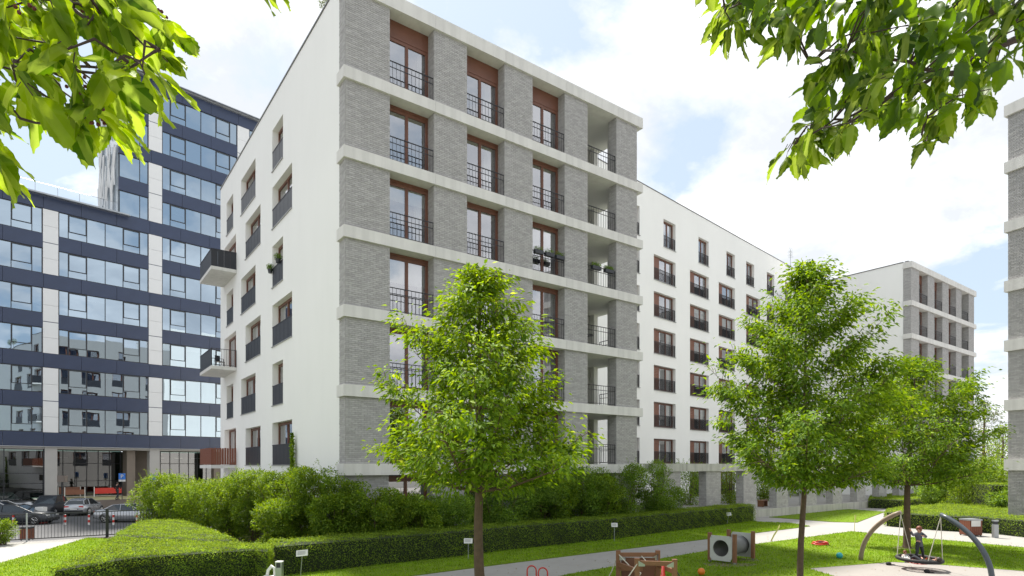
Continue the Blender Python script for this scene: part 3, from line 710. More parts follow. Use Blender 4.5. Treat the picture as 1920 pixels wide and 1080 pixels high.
#PART2
# ------------------------------------------------------------------ hedges
def hedge(label, poly, h, dens, group=None, size=.045, base=.0, kind='hedge', stray=.02):
    """clipped hedge: inner body and a skin of small leaves on its top and sides"""
    cx = sum(p[0] for p in poly)/len(poly); cy = sum(p[1] for p in poly)/len(poly)
    t = thing(kind, label, 'hedge', (cx, cy, base), 0, group)
    P = [(p[0]-cx, p[1]-cy) for p in poly]
    n = len(P); a2 = sum(P[i][0]*P[(i+1)%n][1]-P[(i+1)%n][0]*P[i][1] for i in range(n))
    if a2 < 0: P = P[::-1]
    # inset body
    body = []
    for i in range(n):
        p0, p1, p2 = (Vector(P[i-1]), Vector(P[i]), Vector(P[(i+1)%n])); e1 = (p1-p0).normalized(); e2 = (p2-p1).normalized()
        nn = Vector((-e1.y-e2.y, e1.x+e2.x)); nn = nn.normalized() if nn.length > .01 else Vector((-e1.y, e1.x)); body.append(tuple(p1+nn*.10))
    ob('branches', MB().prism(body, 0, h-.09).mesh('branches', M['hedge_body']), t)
    bump = lambda X, Y: .03*np.sin(X*2.3+1)*np.cos(Y*2.1)+.022*np.sin(X*6.1+Y*4.3)+.012*np.sin(X*13+Y*11)
    Q = scatter(P, dens); m = len(Q)
    Pt = np.c_[Q, h-.05+bump(Q[:,0], Q[:,1])+rng.random(m)*.06+np.where(rng.random(m) < .09, rng.random(m)*stray*5, 0)]
    D = np.c_[rng.normal(size=(m,2)), .35+.9*rng.random(m)]; N1 = np.c_[rng.normal(size=(m,2))*.5, np.ones(m)]
    Ps, Ds, Ns = [Pt], [D], [N1]
    for i in range(n):
        a, b = np.array(P[i]), np.array(P[(i+1)%n]); L = np.linalg.norm(b-a)
        if L < .05: continue
        e = (b-a)/L; out = np.array([e[1], -e[0]]); k = int(L*h*dens)
        u = rng.random(k)*L; z = h*(1-rng.random(k)**1.0*.97); bb = bump(u*1.3, z*3)+.0
        rnd = -np.clip(z-(h-.12), 0, 1)*.5
        p = a+e*u[:,None]+out*(bb*1.3-.03+rng.random(k)*.06+rnd)[:,None]
        Ps.append(np.c_[p, z]); Ds.append(np.c_[rng.normal(size=(k,2))*.6+out*.7, rng.normal(size=k)*.5+.25]); Ns.append(np.c_[out[None,:]+rng.normal(size=(k,2))*.5, .5+rng.normal(size=k)*.4])
    A = np.concatenate(Ps); D = np.concatenate(Ds); N1 = np.concatenate(Ns); k = len(A)
    ob('foliage', leaves('foliage', A, D, N1, size*(.7+.6*rng.random(k)), size*.55*(.7+.6*rng.random(k)), M['hedge']), t)
    return t
G = lambda px, py, z: g(px, py, z)
hedge('low broad clipped hedge at the lower left with its long dark front face', [G(97,1066,.95), G(250,1041,.95), G(380,1033,.95), G(475,1027,.95), G(503,1030,.95), G(509,1024,.95), G(500,1018,.95), G(450,1017,.95), G(350,1013.5,.95), G(217,1007,.95)], .95, 1500)
hedge('broad rounded clipped hedge rising behind the lower left hedge beside the lawn', [G(216,1001,1.0), G(262,977,1.0), G(300,973,1.0), G(345,975.5,1.0), G(395,992,1.0), G(442,1010,1.0), G(350,1008.5,1.0)], 1.0, 900)
hb = [g(570,1076), g(865,1044), g(960,1032), g(1150,1012), g(1246,999), g(1400,979.5), g(1416,977)]
back = [(x-.25, y+1.35) for x, y in hb][::-1]; back[0] = (hb[-1][0]+.1, hb[-1][1]+1.2)
hb2 = [cw(-7.1,18.2)]+hb+back+[cw(-7.7,19.4)]
hedge('long clipped hedge running in front of the near block up to the pillars', hb2, .97, 850)
hedge('wide light green hedge behind the nest swing on the right side of the path', [G(1659,958.6,.82), G(1752,964.5,.82), G(1850,968.5,.82), G(1920,974.5,.82), cw(33, 26.3), cw(40, 30), G(1920,951,.82), G(1840,947,.82), G(1770,944.5,.82), G(1700,949,.82), G(1664,954,.82)], .82, 330, size=.06)
hedge('narrow low hedge beside the far end of the colonnade wall', [G(1630,934.5,.76), G(1692,936.5,.76), G(1770,931,.76), G(1772,922,.76), G(1700,923.5,.76), G(1632,929,.76)], .76, 260, size=.07)
hedge('tall hedge in front of the block cut by the right edge', [cw(29.5, 37.5), cw(34.5, 35.5), cw(35.5, 38), cw(30, 40)], 2.2, 260, size=.07)

# ------------------------------------------------------------------ shrubs
def cloud(clumps, n, size, rz=(1,1,.85), surf=.55, up=.35, aspect=.5, droop=0.0):
    """leaves through ellipsoid clumps, denser to their outside"""
    w = np.array([c[3]**2 for c in clumps]); w = w/w.sum(); idx = rng.choice(len(clumps), n, p=w); C = np.array([c[:3] for c in clumps])[idx]; r = np.array([c[3] for c in clumps])[idx]
    d = rdir(n); rad = surf+(1-surf)*rng.random(n)**.6+rng.normal(size=n)*.06
    P = C+d*np.array(rz)*(r*rad)[:,None]
    D = d*.8+rng.normal(size=(n,3))*.6+np.array([0,0,-droop]); Nn = np.array([0,0,1.0])+d*.7+rng.normal(size=(n,3))*.45
    s = size*(.6+.7*rng.random(n)); return P, D, Nn, s, s*aspect
def shrub(label, loc, w, h, n=7000, size=.075, m='shrub', seed=0, group=None, name='shrub', d=None, cat='shrub', low=.12, flowers=0):
    r = random.Random(seed); t = thing(name, label, cat, loc, r.random()*6, group)
    cl = []; R0 = w/2; nc = 34
    for i in range(nc):
        a = r.random()*2*PI; zf = low+(1-low)*r.random(); env = math.sin(min(zf*1.25+.2, 1.62))*1.0 if zf < .8 else math.sqrt(max(0, 1-((zf-.65)/.42)**2))
        rr = R0*.78*env*math.sqrt(r.random()); cr = (.16+.16*r.random())*w*.62
        cl.append((rr*math.cos(a), rr*math.sin(a), min(zf*h, h-cr*.7), cr))
    P, D, N1, s, s2 = cloud(cl, n, size)
    keep = P[:,2] > .03; ob('foliage', leaves('foliage', P[keep], D[keep], N1[keep], s[keep], s2[keep], M[m]), t)
    # some long shoots sticking out
    mb = MB()
    for i in range(12):
        a = r.random()*2*PI; e = R0*.75*r.random(); mb.tube([(0.1*math.cos(a),.1*math.sin(a),0), (e*.5*math.cos(a), e*.5*math.sin(a), h*.45), (e*math.cos(a), e*math.sin(a), h*(.75+.2*r.random()))], [.022,.014,.006], 5)
    ob('stem', mb.mesh('stem', M['bark']), t)
    k = 260; P = []; D = []
    for i in range(26):
        c = cl[r.randrange(nc)]; a = r.random()*2*PI; b0 = Vector((c[0], c[1], c[2]))+Vector((math.cos(a), math.sin(a), 1.2)).normalized()*c[3]*.8; dv = Vector((math.cos(a)*.5, math.sin(a)*.5, 1)).normalized()
        for q in range(14): P.append(b0+dv*(.03*q)*h*.35); D.append((r.gauss(0,1), r.gauss(0,1), .4))
    stuffpart(ob('shoot', leaves('shoot', np.array(P), np.array(D), rdir(len(P))+np.array([0,0,1.]), size*.8, size*.4, M[m]), t))
    if flowers:
        P, D, N1, s, s2 = cloud(cl, flowers, .05, surf=.95, aspect=.9); ob('blossom', leaves('blossom', P, D, N1, s, s2, M['flower']), t)
    return t
sh = [  # column, depth or V, width, top row, label, material, n
    (300, ('Y', 30.5), 2.5, 888, 'light green shrub dotted with white blossom beside the fence', 'shrub', 8000, 420),
    (388, ('Y', 27.5), 2.2, 897, 'bushy green shrub between the blossoming shrub and the climbing plant', 'shrub', 8000, 0),
    (478, ('Y', 25.6), 2.3, 880, 'tall yellowish green shrub left of the climbing plant on the white wall', 'shrub', 10000, 0),
    (585, ('Y', 22.6), 2.1, 874, 'tallest rounded shrub below the climbing plant at the white wall', 'shrub', 10000, 0),
    (660, ('V', -.9), 1.6, 900, 'shrub at the corner where the white wall meets the brick', 'shrub', 8000, 0),
    (745, ('V', -1.0), 1.9, 926, 'low spreading shrub under the ground floor window left of the first tree', 'shrub', 8000, 0),
    (835, ('V', -1.0), 1.9, 928, 'low shrub against the brick just left of the first tree trunk', 'shrub_dark', 8500, 0),
    (930, ('V', -1.0), 2.0, 916, 'dark shrub seen just right of the first tree trunk', 'shrub_dark', 8500, 0),
    (1010, ('V', -1.0), 2.1, 896, 'airy dark green shrub below the lower right limbs of the first tree', 'shrub_dark', 8500, 0),
    (1090, ('V', -1.0), 2.1, 884, 'middle one of the dark shrubs before the right half of the near block', 'shrub_dark', 8500, 0),
    (1165, ('V', -1.0), 2.2, 880, 'dark shrub below the loggias of the near block', 'shrub_dark', 8500, 0),
    (1225, ('V', -.7), 2.0, 872, 'tall shrub hiding the start of the colonnade', 'shrub_dark', 8500, 0),
    (1262, ('V', -.6), 1.1, 918, 'small greyish shrub at the last end of the shrub row before the pillars', 'shrub_dark', 3000, 160)]
sh += [(342, ('Y', 29.0), 1.9, 908, 'lower green shrub filling in right of the blossoming shrub', 'shrub', 7000, 60),
    (432, ('Y', 26.3), 1.9, 893, 'green shrub filling in left of the yellowish tall shrub', 'shrub', 8000, 0),
    (532, ('Y', 24.0), 1.9, 882, 'leafy shrub directly under the climbing plant', 'shrub', 8000, 0),
    (520, ('Y', 21.8), 1.5, 935, 'low front shrub behind the junction of the two hedges', 'shrub', 6000, 0),
    (615, ('Y', 21.6), 1.4, 925, 'low front shrub before the corner of the near block', 'shrub', 6000, 0),
    (702, ('V', -1.5), 1.4, 915, 'light green shrub before the brick corner pier', 'shrub', 6500, 0),
    (790, ('V', -1.6), 1.3, 940, 'low shrub touching the hedge left of the first tree trunk', 'shrub', 6000, 0),
    (1050, ('V', -1.4), 1.4, 905, 'shrub filling in before the loggia pier of the near block', 'shrub', 6000, 0),
    (1130, ('V', -1.4), 1.4, 900, 'shrub filling in right of the middle dark shrub', 'shrub', 6000, 0)]
for i, (px, (kd, v), w, ty, lab, m, n, fl) in enumerate(sh):
    if kd == 'Y': x, y, _ = at(px, v); Y = v
    else: x, y, Y = on_v(px, v)
    shrub(lab, (x, y, 0), w*(1.45 if px < 700 else 1.6), zat(ty, Y)*(.97 if px < 880 else 1.06), int(n*1.9), .085, m, i+1, 'shrubs along the near block', flowers=fl)
for i, (px, V_, w, ty, lab) in enumerate(((1292, 5.5, 3.6, 870, 'dark green shrub behind the first gap of the colonnade'), (1368, 5.0, 3.2, 868, 'bright green shrub behind the second gap of the colonnade'), (1434, 5.5, 3.0, 872, 'yellow green shrub behind the bench in the third gap'), (1500, 8, 4.5, 890, 'dark shrub behind the second tree in the colonnade'), (1545, 9, 4.5, 895, 'dark shrub in the fifth gap of the colonnade'), (1592, 9, 4.0, 895, 'dark low shrub in the sixth gap of the colonnade'), (1632, 9, 4.0, 900, 'dark low shrub in the last open gap of the colonnade'))):
    x, y, Y = on_v(px, V_); shrub(lab, (x, y, .5 if V_ > 7 else 0), w*1.3, zat(ty, Y)-(.5 if V_ > 7 else 0), 5200, .11, 'shrub' if i in (1, 2) else 'shrub_dark', 40+i, 'shrubs behind the colonnade')
for i, (px, Y, w, ty, lab, m) in enumerate(((1800, 42, 4.6, 868, 'big yellow green shrub behind the wide hedge', 'shrub'), (1868, 40, 4.2, 858, 'tallest big shrub beside the block cut by the right edge', 'shrub'), (1765, 46, 3.4, 900, 'smaller dark shrub at the left of the big shrubs', 'shrub_dark'), (1900, 37, 2.8, 915, 'dark shrub low under the concrete band at the right edge', 'shrub_dark'))):
    x, y, _ = at(px, Y); shrub(lab, (x, y, 0), w*1.2, zat(ty, Y), 11000, .12, m, 60+i, 'big shrubs behind the wide hedge')
x, y, _ = at(6, 25.6); shrub('small dark shrub at the foot of the thick fence post', (x, y, 0), 1.3, 1.0, 2500, .07, 'shrub', 77)
# climbing plant on the white side wall
ux, vy, Y = on_u(552, -.06); t = thing('climbing_plant', 'narrow climbing plant creeping up the white side wall', 'plant', (ux, vy, 0)); H = zat(812, Y)
n = 2300; z = H*rng.random(n)**.75; wd = .05+.42*(1-z/H)**.8+.06*np.sin(z*5)
P = np.c_[-.03-.12*rng.random(n), rng.normal(size=n)*wd*.6-.1*(H-z)*.0, z]; ob('foliage', leaves('foliage', P, rdir(n)+np.array([-.4,0,-.3]), rdir(n)*.5+np.array([-1.,0,.4]), .085, .06, M['tree_y']), t)
mb = MB()
for i in range(4): mb.tube([(-.02, .05*i-.1, 0), (-.02, .1*i-.2+.05*math.sin(i), H*.5), (-.02, .08*i-.12, H*(.75+.07*i))], [.015,.01,.005], 4)
ob('stem', mb.mesh('stem', M['bark']), t)
# tuft on the roof
t = thing('roof_shrub', 'small airy shrub growing at the edge of the near block roof', 'shrub', (.7, 3.7, 21.7))
n = 1300; P = rdir(n)*(.6*rng.random(n)**.4)[:,None]*np.array([.8,.8,1.0])+np.array([0,0,1.65]); ob('foliage', leaves('foliage', P, rdir(n)+np.array([0,0,.8]), rdir(n), .09, .02, M['far']), t)
ob('stem', MB().bar((0,0,0),(0,0,1.6),.02).mesh('stem', M['bark']), t)

# ------------------------------------------------------------------ trees
def tree(name, label, loc, H, cb, prof, nl, size, tr, m, seed, cat='tree', per=26, cls=9, group=None, lean=0, rise=.42):
    r = random.Random(seed); t = thing(name, label, cat, loc, 0, group)
    def R(z):
        f = min(max((z-cb)/(H-cb), 0), 1)
        for (a, ra), (b, rb) in zip(prof[:-1], prof[1:]):
            if a <= f <= b: return ra+(rb-ra)*(f-a)/(b-a)
        return prof[-1][1]
    ph = [r.uniform(0, 6.28) for _ in range(6)]
    def lobe(a, z): return 1+.17*math.sin(2*a+ph[0]+z*.9)+.12*math.sin(3*a+ph[1]-z*1.7)+.10*math.sin(z*3.1+ph[2]+a)
    def axis(z): return Vector((lean*z/H+.05*math.sin(z*1.3+seed), .05*math.cos(z*1.1+seed), z))
    tz = [0, .06, .15]+[H*.95*i/14 for i in range(1, 15)]
    ob('trunk', MB().tube([axis(z) for z in tz], [tr*(1.5 if z == 0 else 1.25 if z < .1 else 1)*(1-.9*(z/H)**1.1) for z in tz], 12).mesh('trunk', M['bark'], True), t)
    mb = MB(); Ps = []; cen = []
    for i in range(nl):
        f = ((i+.5)/nl)**.85; z = cb+(H-cb)*f*.99; a = i*2.39996+r.uniform(-.4,.4); L = R(z)*lobe(a, z)*(r.uniform(.55, .85) if i % 2 else r.uniform(.9, 1.12))
        z0 = max(cb*.92, z-L*rise*1.6); p0 = axis(z0); e = Vector((math.cos(a)*L, math.sin(a)*L, 0)); p3 = axis(z)+e
        p1 = p0+e*.35+Vector((0,0,(z-z0)*.15)); p2 = p0+e*.72+Vector((0,0,(z-z0)*.62)); pts = [p0, p1, p2, p3]
        rb = max(.012, tr*.30*(1-f*.75)*(L/max(R(cb+.3*(H-cb)),.1))**.5); mb.tube(pts, [rb, rb*.75, rb*.5, rb*.2], 6, False)
        def along(u):
            u *= 3; k = min(int(u), 2); return pts[k].lerp(pts[k+1], u-k)
        nc = max(3, int(cls*(L/1.6+.35)))
        for c in range(nc):
            u = .34+.66*(c+r.random())/nc; b = along(u); side = Vector((-math.sin(a), math.cos(a), 0))*r.uniform(-1,1)*.27*L*(1.15-u)**.5+Vector((r.gauss(0,.05), r.gauss(0,.05), r.uniform(-.05,.16)*L*.7))
            q = b+side; mb.tube([b, b+side*.5+Vector((0,0,.03)), q], [rb*.3, .007, .004], 4, False); cen.append((q.x, q.y, q.z, r.uniform(.8,1.25)))
    top = axis(H*.95)
    for i in range(5): cen.append((top.x+r.gauss(0,.05), top.y+r.gauss(0,.05), H-.12*i-.05, .6))
    ob('limb', mb.mesh('limb', M['bark'], True), t)
    C = np.array(cen); n = len(C)*per; idx = np.repeat(np.arange(len(C)), per); sc = C[idx,3]*size*1.15
    off = rng.normal(size=(n,3))*np.array([1,1,.5])*sc[:,None]; P = C[idx,:3]+off
    q1, q2, q3 = ph[3:6]; w3 = np.sin(P[:,0]*3.7+q1+np.sin(P[:,2]*2.3))+np.sin(P[:,1]*3.5+q2+np.sin(P[:,0]*2.1))+np.sin(P[:,2]*5.2+q3+np.sin(P[:,1]*2.7))
    kp = (w3+rng.normal(size=n)*.35) > -1.2; P = P[kp]; off = off[kp]; n = len(P)
    rad = P.copy(); rad[:,2] = 0; rad = unit(rad)
    D = unit(off)*.7+rad*.55+rng.normal(size=(n,3))*.35+np.array([0,0,-.35]); N1 = np.array([0,0,1.])+rng.normal(size=(n,3))*.42+rad*.25
    s = size*(.55+.6*rng.random(n)); ob('crown', leaves('crown', P, D, N1, s, s*.44, M[m], fold=.18), t); return t
x, y, _ = at(900, 14); tree('young_tree', 'bright green young tree standing before the brick facade of the near block', (x, y, 0), 7.85, 2.95, [(0,1.6),(.06,2.25),(.15,2.75),(.28,2.55),(.40,2.25),(.54,1.9),(.66,1.55),(.77,1.2),(.9,.65),(1,.25)], 56, .155, .125, 'tree_y', 3, per=52, cls=8, group='young trees on the play lawn')
x, y, _ = at(1503, 17.0); tree('young_tree', 'largest dark leaved young tree between the tunnel and the swing', (x, y, 0), 9.0, 2.9, [(0,1.6),(.09,2.35),(.27,2.6),(.5,2.45),(.62,2.1),(.74,1.7),(.83,1.25),(.93,.6),(1,.2)], 66, .155, .088, 'tree', 5, per=56, cls=8, group='young trees on the play lawn', lean=.35)
x, y, _ = at(1697, 24.4); tree('young_tree', 'third young tree standing behind the nest swing', (x, y, 0), 7.75, 2.75, [(0,1.7),(.1,2.6),(.3,3.1),(.6,2.8),(.8,2.1),(.92,1.2),(1,.4)], 54, .165, .14, 'tree', 9, per=50, cls=8, group='young trees on the play lawn', lean=1.0)
x, y, _ = at(1845, 85); tree('distant_tree', 'distant tree with reddish cream blossom between the two brick blocks', (x, y, 0), 12.6, 3.5, [(0,2.5),(.3,4.0),(.6,3.8),(.85,2.4),(1,.6)], 44, .34, .3, 'far', 12, per=14, cls=4)
x, y, _ = at(1880, 70); tree('distant_tree', 'pale airy distant tree right behind the big shrubs', (x, y, 0), 8.0, 2, [(0,1.8),(.3,2.7),(.6,2.4),(.85,1.5),(1,.4)], 34, .28, .2, 'tree_y', 15, per=14, cls=4)
x, y, _ = at(1815, 66); tree('distant_tree', 'green distant tree beside the far end of the twin block', (x, y, 0), 6.5, 1.5, [(0,2),(.4,2.8),(.7,2.2),(1,.5)], 34, .26, .2, 'tree', 16, per=14, cls=4)

# ------------------------------------------------------------------ cherry branches overhead
def cherry_leaf(curl, w, seed, mk='cherry'):
    r = random.Random(seed); L = .108; n = 13; mb = MB(); rows = []
    for i in range(n+1):
        u = i/n; ww = w*(math.sin(PI*min(u,1)**.82)**.8)*(1-.30*u)*(1 if u < .86 else (1-u)/.14*.9+.08)
        if i in (0, n): ww = .0004
        ser = 1+(.09 if i % 2 else -.04); y = L*u
        zc = curl*L*(u**2)*-.5; fold = .30*ww; wav = .004*math.sin(u*9+seed)
        rows.append([(-ww*ser, y+.003*(i%2), zc+fold+wav), (-ww*.5, y, zc+fold*.42), (0, y, zc), (ww*.5, y, zc+fold*.42), (ww*ser, y+.003*(i%2), zc+fold-wav)])
    vs = [v for row in rows for v in row]; fs = []
    for i in range(n):
        for k in range(4): a = i*5+k; fs.append((a, a+1, a+6, a+5))
    mb.add(vs, fs); mb.tube([(0,-.022,.004),(0,0,0)], .0011, 4, False, 1)
    return mb.mesh('leaf', [M[mk], M['twig']], True)
def leafset(mk): return [cherry_leaf(c, w, i, mk) for i, (c, w) in enumerate(((.15,.030),(.4,.028),(.65,.031),(.9,.027),(.3,.033),(.55,.026)))]
LEAFSETS = [leafset('cherry'), leafset('cherry_dim')]; LEAF = LEAFSETS[1]
def pinpoly(px, py, poly): return bool(inpoly(np.array([[px, py]], float), poly)[0])
def P3(px, py, Y): x, y, _ = at(px, Y); return Vector((x, y, zat(py, Y)))
def cherry(label, trunk_xy, trunk_top, mains, poly, count, dlo, dhi, lean, seed, extra=(), scale=1.0):
    r = random.Random(seed); tx, ty = cw(*trunk_xy); t = thing('cherry_tree', label, 'tree', (tx, ty, 0), 0, 'cherry trees whose boughs hang into view')
    o = Vector((tx, ty, 0)); ob('trunk', MB().tube([(0,0,0),(0,0,.3),(.03,.02,1.5),(0,0,trunk_top),(-.05,-.1,trunk_top+.8),(-.02,-.2,trunk_top+1.7)], [.17,.13,.12,.09,.055,.015], 10).mesh('trunk', M['bark'], True), t)
    sgn = 1 if trunk_xy[0] > 0 else -1; up_ = MB(); tips = []
    for i in range(12):
        a = i*2.4; e = Vector((RV[0]*sgn*.45-FV[0]*.55+.8*math.cos(a), RV[1]*sgn*.45-FV[1]*.55+.8*math.sin(a), .5+.09*i)); b = Vector((-.03,-.08,trunk_top+.1+.1*i)); up_.tube([b, b+e*.5+Vector((0,0,.08)), b+e], [.03,.018,.006], 6); tips += [b+e*q for q in (.5,.7,.85,1.0)]
    ob('upper_bough', up_.mesh('upper_bough', M['twig'], True), t)
    C = np.array([tuple(q) for q in tips]); m_ = len(C)*30; P_ = np.repeat(C, 30, 0)+rng.normal(size=(m_,3))*.15
    stuffpart(ob('upper_leaf', leaves('upper_leaf', P_, rdir(m_)+np.array([0,0,-.8]), rdir(m_)*.6+np.array([0,0,1.]), .10, .05, M['shrub']), t))
    segs = []
    for bi, (pts, r0) in enumerate(mains):
        P = [P3(*p)-o for p in pts]; 
        if bi == 0: P = [Vector((0,0,trunk_top-.05)), (Vector((0,0,trunk_top))+P[0])/2+Vector((0,0,.08))]+P
        m = MB(); 
        Q = []
        for a, b in zip(P[:-1], P[1:]):
            for k in range(4): Q.append(a.lerp(b, k/4)+Vector((r.gauss(0,.004), r.gauss(0,.004), r.gauss(0,.004))))
        Q.append(P[-1]); m.tube(Q, [max(.0012, r0*(1-.85*i/len(Q))) for i in range(len(Q))], 7)
        ob('bough', m.mesh('bough', M['twig'], True), t); segs += [(a, r0) for a in Q[2:]]
    tw = MB(); nodes = [a for a, _ in segs]; made = 0; tries = 0; xs = [p[0] for p in poly]; ys = [p[1] for p in poly]
    heads = []
    while len(heads) < count//4 and tries < 9000:
        tries += 1; px, py = r.uniform(min(xs), max(xs)), r.uniform(min(ys), max(ys))
        if not pinpoly(px, py, poly): continue
        heads.append(P3(px, py, r.uniform(dlo, dhi))-o)
    for e in extra: heads.insert(0, P3(*e)-o)
    rt = Vector((RV[0], RV[1], 0)); fw = Vector((FV[0], FV[1], 0))
    for h in heads:
        b = min(nodes, key=lambda q: (q-h).length+.4*max(0, h.z-q.z)); mid = b.lerp(h, .5)+Vector((r.gauss(0,.01), r.gauss(0,.01), .02+.05*(h-b).length))
        if (h-b).length > .02: tw.tube([b, b.lerp(mid,.5), mid, mid.lerp(h,.5), h], [.0042,.0034,.003,.0022,.0016], 5, False)
        for k in range(r.choice((3,4,4,5))):
            if made >= count: break
            u = r.uniform(.45, 1.05); p = mid.lerp(h, u)+Vector((r.gauss(0,.008), r.gauss(0,.008), r.gauss(0,.006)))
            d = rt*(lean+r.gauss(0,.45))+Vector((0,0,-.75+r.gauss(0,.30)))+fw*r.gauss(-.1,.55); d.normalize()
            nn = Vector((r.gauss(0,.5), r.gauss(0,.5), 1)); z = (nn-d*nn.dot(d)).normalized(); xx = d.cross(z)
            Mx = Matrix((xx, d, z)).transposed().to_4x4(); Mx.translation = p+d*.02; s = scale*r.uniform(.72,1.15)
            lf = bpy.data.objects.new('leaf', LEAFSETS[seed-21][r.randrange(6)]); COL.objects.link(lf); lf.parent = t; lf.matrix_local = Mx @ Matrix.Diagonal((s,s,s,1)); made += 1
    stuffpart(ob('twig', tw.mesh('twig', M['twig'], True), t))
    # remains of blossom in small dark tufts
    bm = MB()
    for h in heads[::6]:
        for k in range(7): bm.sphere(h.lerp(h+Vector((r.gauss(0,.014), r.gauss(0,.014), r.gauss(0,.014)-.01)), 1), .0045, 5, 4)
    ob('spent_blossom', bm.mesh('spent_blossom', M['cherryfruit']), t)
    return t
cherry('cherry tree whose sunlit bough hangs into the upper left corner', (-2.7, 1.7), 4.2,
       [([(-260,60,1.6),(-60,110,1.5),(60,118,1.45),(130,132,1.4),(220,126,1.35),(262,116,1.3)], .008), ([(-160,-40,1.6),(60,-30,1.5),(130,8,1.4),(190,40,1.35),(250,70,1.3),(300,92,1.25)], .007), ([(-90,120,1.5),(0,200,1.4),(60,230,1.4),(140,250,1.35)], .006), ([(-60,200,1.45),(-10,290,1.35),(10,330,1.3)], .004)],
       [(-140,-100),(190,-110),(235,-5),(315,55),(305,110),(240,150),(225,225),(185,250),(120,260),(60,245),(40,200),(15,255),(12,345),(-60,350),(-140,200)], 300, 1.2, 1.7, .55, 21, extra=((497,-48,1.5),(330,60,1.5),(318,120,1.5),(300,25,1.5)), scale=.93)
cherry('cherry tree whose leafy bough reaches in from the upper right', (4.6, 2.2), 5.0,
       [([(2250,-60,2.7),(2050,20,2.6),(1920,70,2.5),(1850,95,2.45),(1800,135,2.4),(1760,142,2.4),(1700,165,2.35),(1640,200,2.3),(1560,250,2.2)], .022), ([(1950,55,2.5),(1850,20,2.45),(1760,-40,2.4),(1600,-30,2.35),(1450,-10,2.3),(1360,20,2.25)], .012), ([(1790,140,2.4),(1680,110,2.3),(1600,100,2.3),(1520,120,2.2)], .008), ([(1760,145,2.4),(1740,200,2.35),(1732,270,2.3)], .007), ([(1680,175,2.3),(1600,215,2.25),(1530,240,2.2),(1490,270,2.15)], .006)],
       [(1310,-80),(2000,-120),(2000,60),(1900,110),(1870,140),(1860,190),(1790,205),(1748,290),(1725,318),(1700,240),(1620,235),(1560,290),(1500,335),(1470,310),(1485,215),(1525,160),(1560,95),(1500,75),(1400,60),(1330,50)], 300, 1.95, 2.6, -.35, 22)
# the rest of the right tree's leaves, past three hundred: one mass
def cherry_mass(parent, poly, n, dlo, dhi, size):
    r = random.Random(5); Pp = []; o = Vector(parent.location)
    while len(Pp) < n:
        px, py = r.uniform(1290, 2000), r.uniform(-120, 360)
        if pinpoly(px, py, poly): Pp.append(P3(px, py, r.uniform(dlo, dhi))-o)
    P = np.array([tuple(p) for p in Pp]); V = []; T = []; base = LEAF[1]
    lv = np.array([tuple(v.co) for v in base.vertices]); tris = []
    for p in base.polygons:
        v = list(p.vertices)
        if max(v) < 70:
            for k in range(1, len(v)-1): tris.append((v[0], v[k], v[k+1]))
    tris = np.array(tris); lv = lv[:70]
    D = unit(np.array([RV[0], RV[1], 0])*(-.35+rng.normal(size=(n,1))*.5)+np.array([0,0,-.8])+rng.normal(size=(n,3))*.35)
    Z = rng.normal(size=(n,3))*.5+np.array([0,0,1.]); Z = unit(Z-D*(Z*D).sum(1)[:,None]); X = np.cross(D, Z); s = size*(.7+.45*rng.random(n))
    V = P[:,None,:]+s[:,None,None]*(lv[None,:,0:1]*X[:,None,:]+lv[None,:,1:2]*D[:,None,:]+lv[None,:,2:3]*Z[:,None,:])
    T = (np.arange(n)*70)[:,None,None]+tris[None]; me = fast_mesh('leaf', V.reshape(-1,3), T.reshape(-1,3), M['cherry2']); me.polygons.foreach_set("use_smooth", [True]*len(me.polygons))
    stuffpart(ob('leaf', me, parent))
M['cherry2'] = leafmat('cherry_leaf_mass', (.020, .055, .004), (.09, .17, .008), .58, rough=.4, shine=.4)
ch = [o for o in scn.objects if o.name.startswith('cherry_tree')]
cherry_mass(ch[-1], [(1330,-100),(2000,-120),(2000,70),(1900,105),(1860,180),(1745,215),(1735,250),(1700,200),(1600,215),(1530,270),(1500,262),(1530,160),(1570,90),(1500,60),(1400,30)], 420, 2.0, 2.8, 1.05)
cherry_mass(ch[0], [(1290,-100),(1291,-100),(1291,-99)] , 0, 1, 2, 1) if False else None

# ------------------------------------------------------------------ fence, bins, lamps, signs in the garden
x0, y0 = -12.5, 11.62; t = thing('metal_fence', 'black metal bar fence between the garden path and the parking cars', 'fence', (-22, 11.62, 0))
for i, x in enumerate((9.9, 15.05, 20.6)):
    ob('fence_post', MB().box(x-.06, x+.06, -.06, .06, 0, 1.32+.0*i).mesh('fence_post', M['rail']), t)
ob('gate_post', MB().box(12.1, 12.16, -.03, .03, 0, 1.25).mesh('gate_post', M['steel']), t)
def fseg(a, b):
    mb = MB(); mb.box(a, b, -.02, .02, 1.18, 1.22); mb.box(a, b, -.02, .02, .10, .14); n = int((b-a)/.115)
    for i in range(1, n): x = a+(b-a)*i/n; mb.box(x-.008, x+.008, -.008, .008, .14, 1.18)
    ob('fence_panel', mb.mesh('fence_panel', M['rail']), t)
fseg(-8, 4.0); fseg(4.0, 9.84); fseg(9.96, 12.1); fseg(12.16, 14.99); fseg(15.11, 20.54)
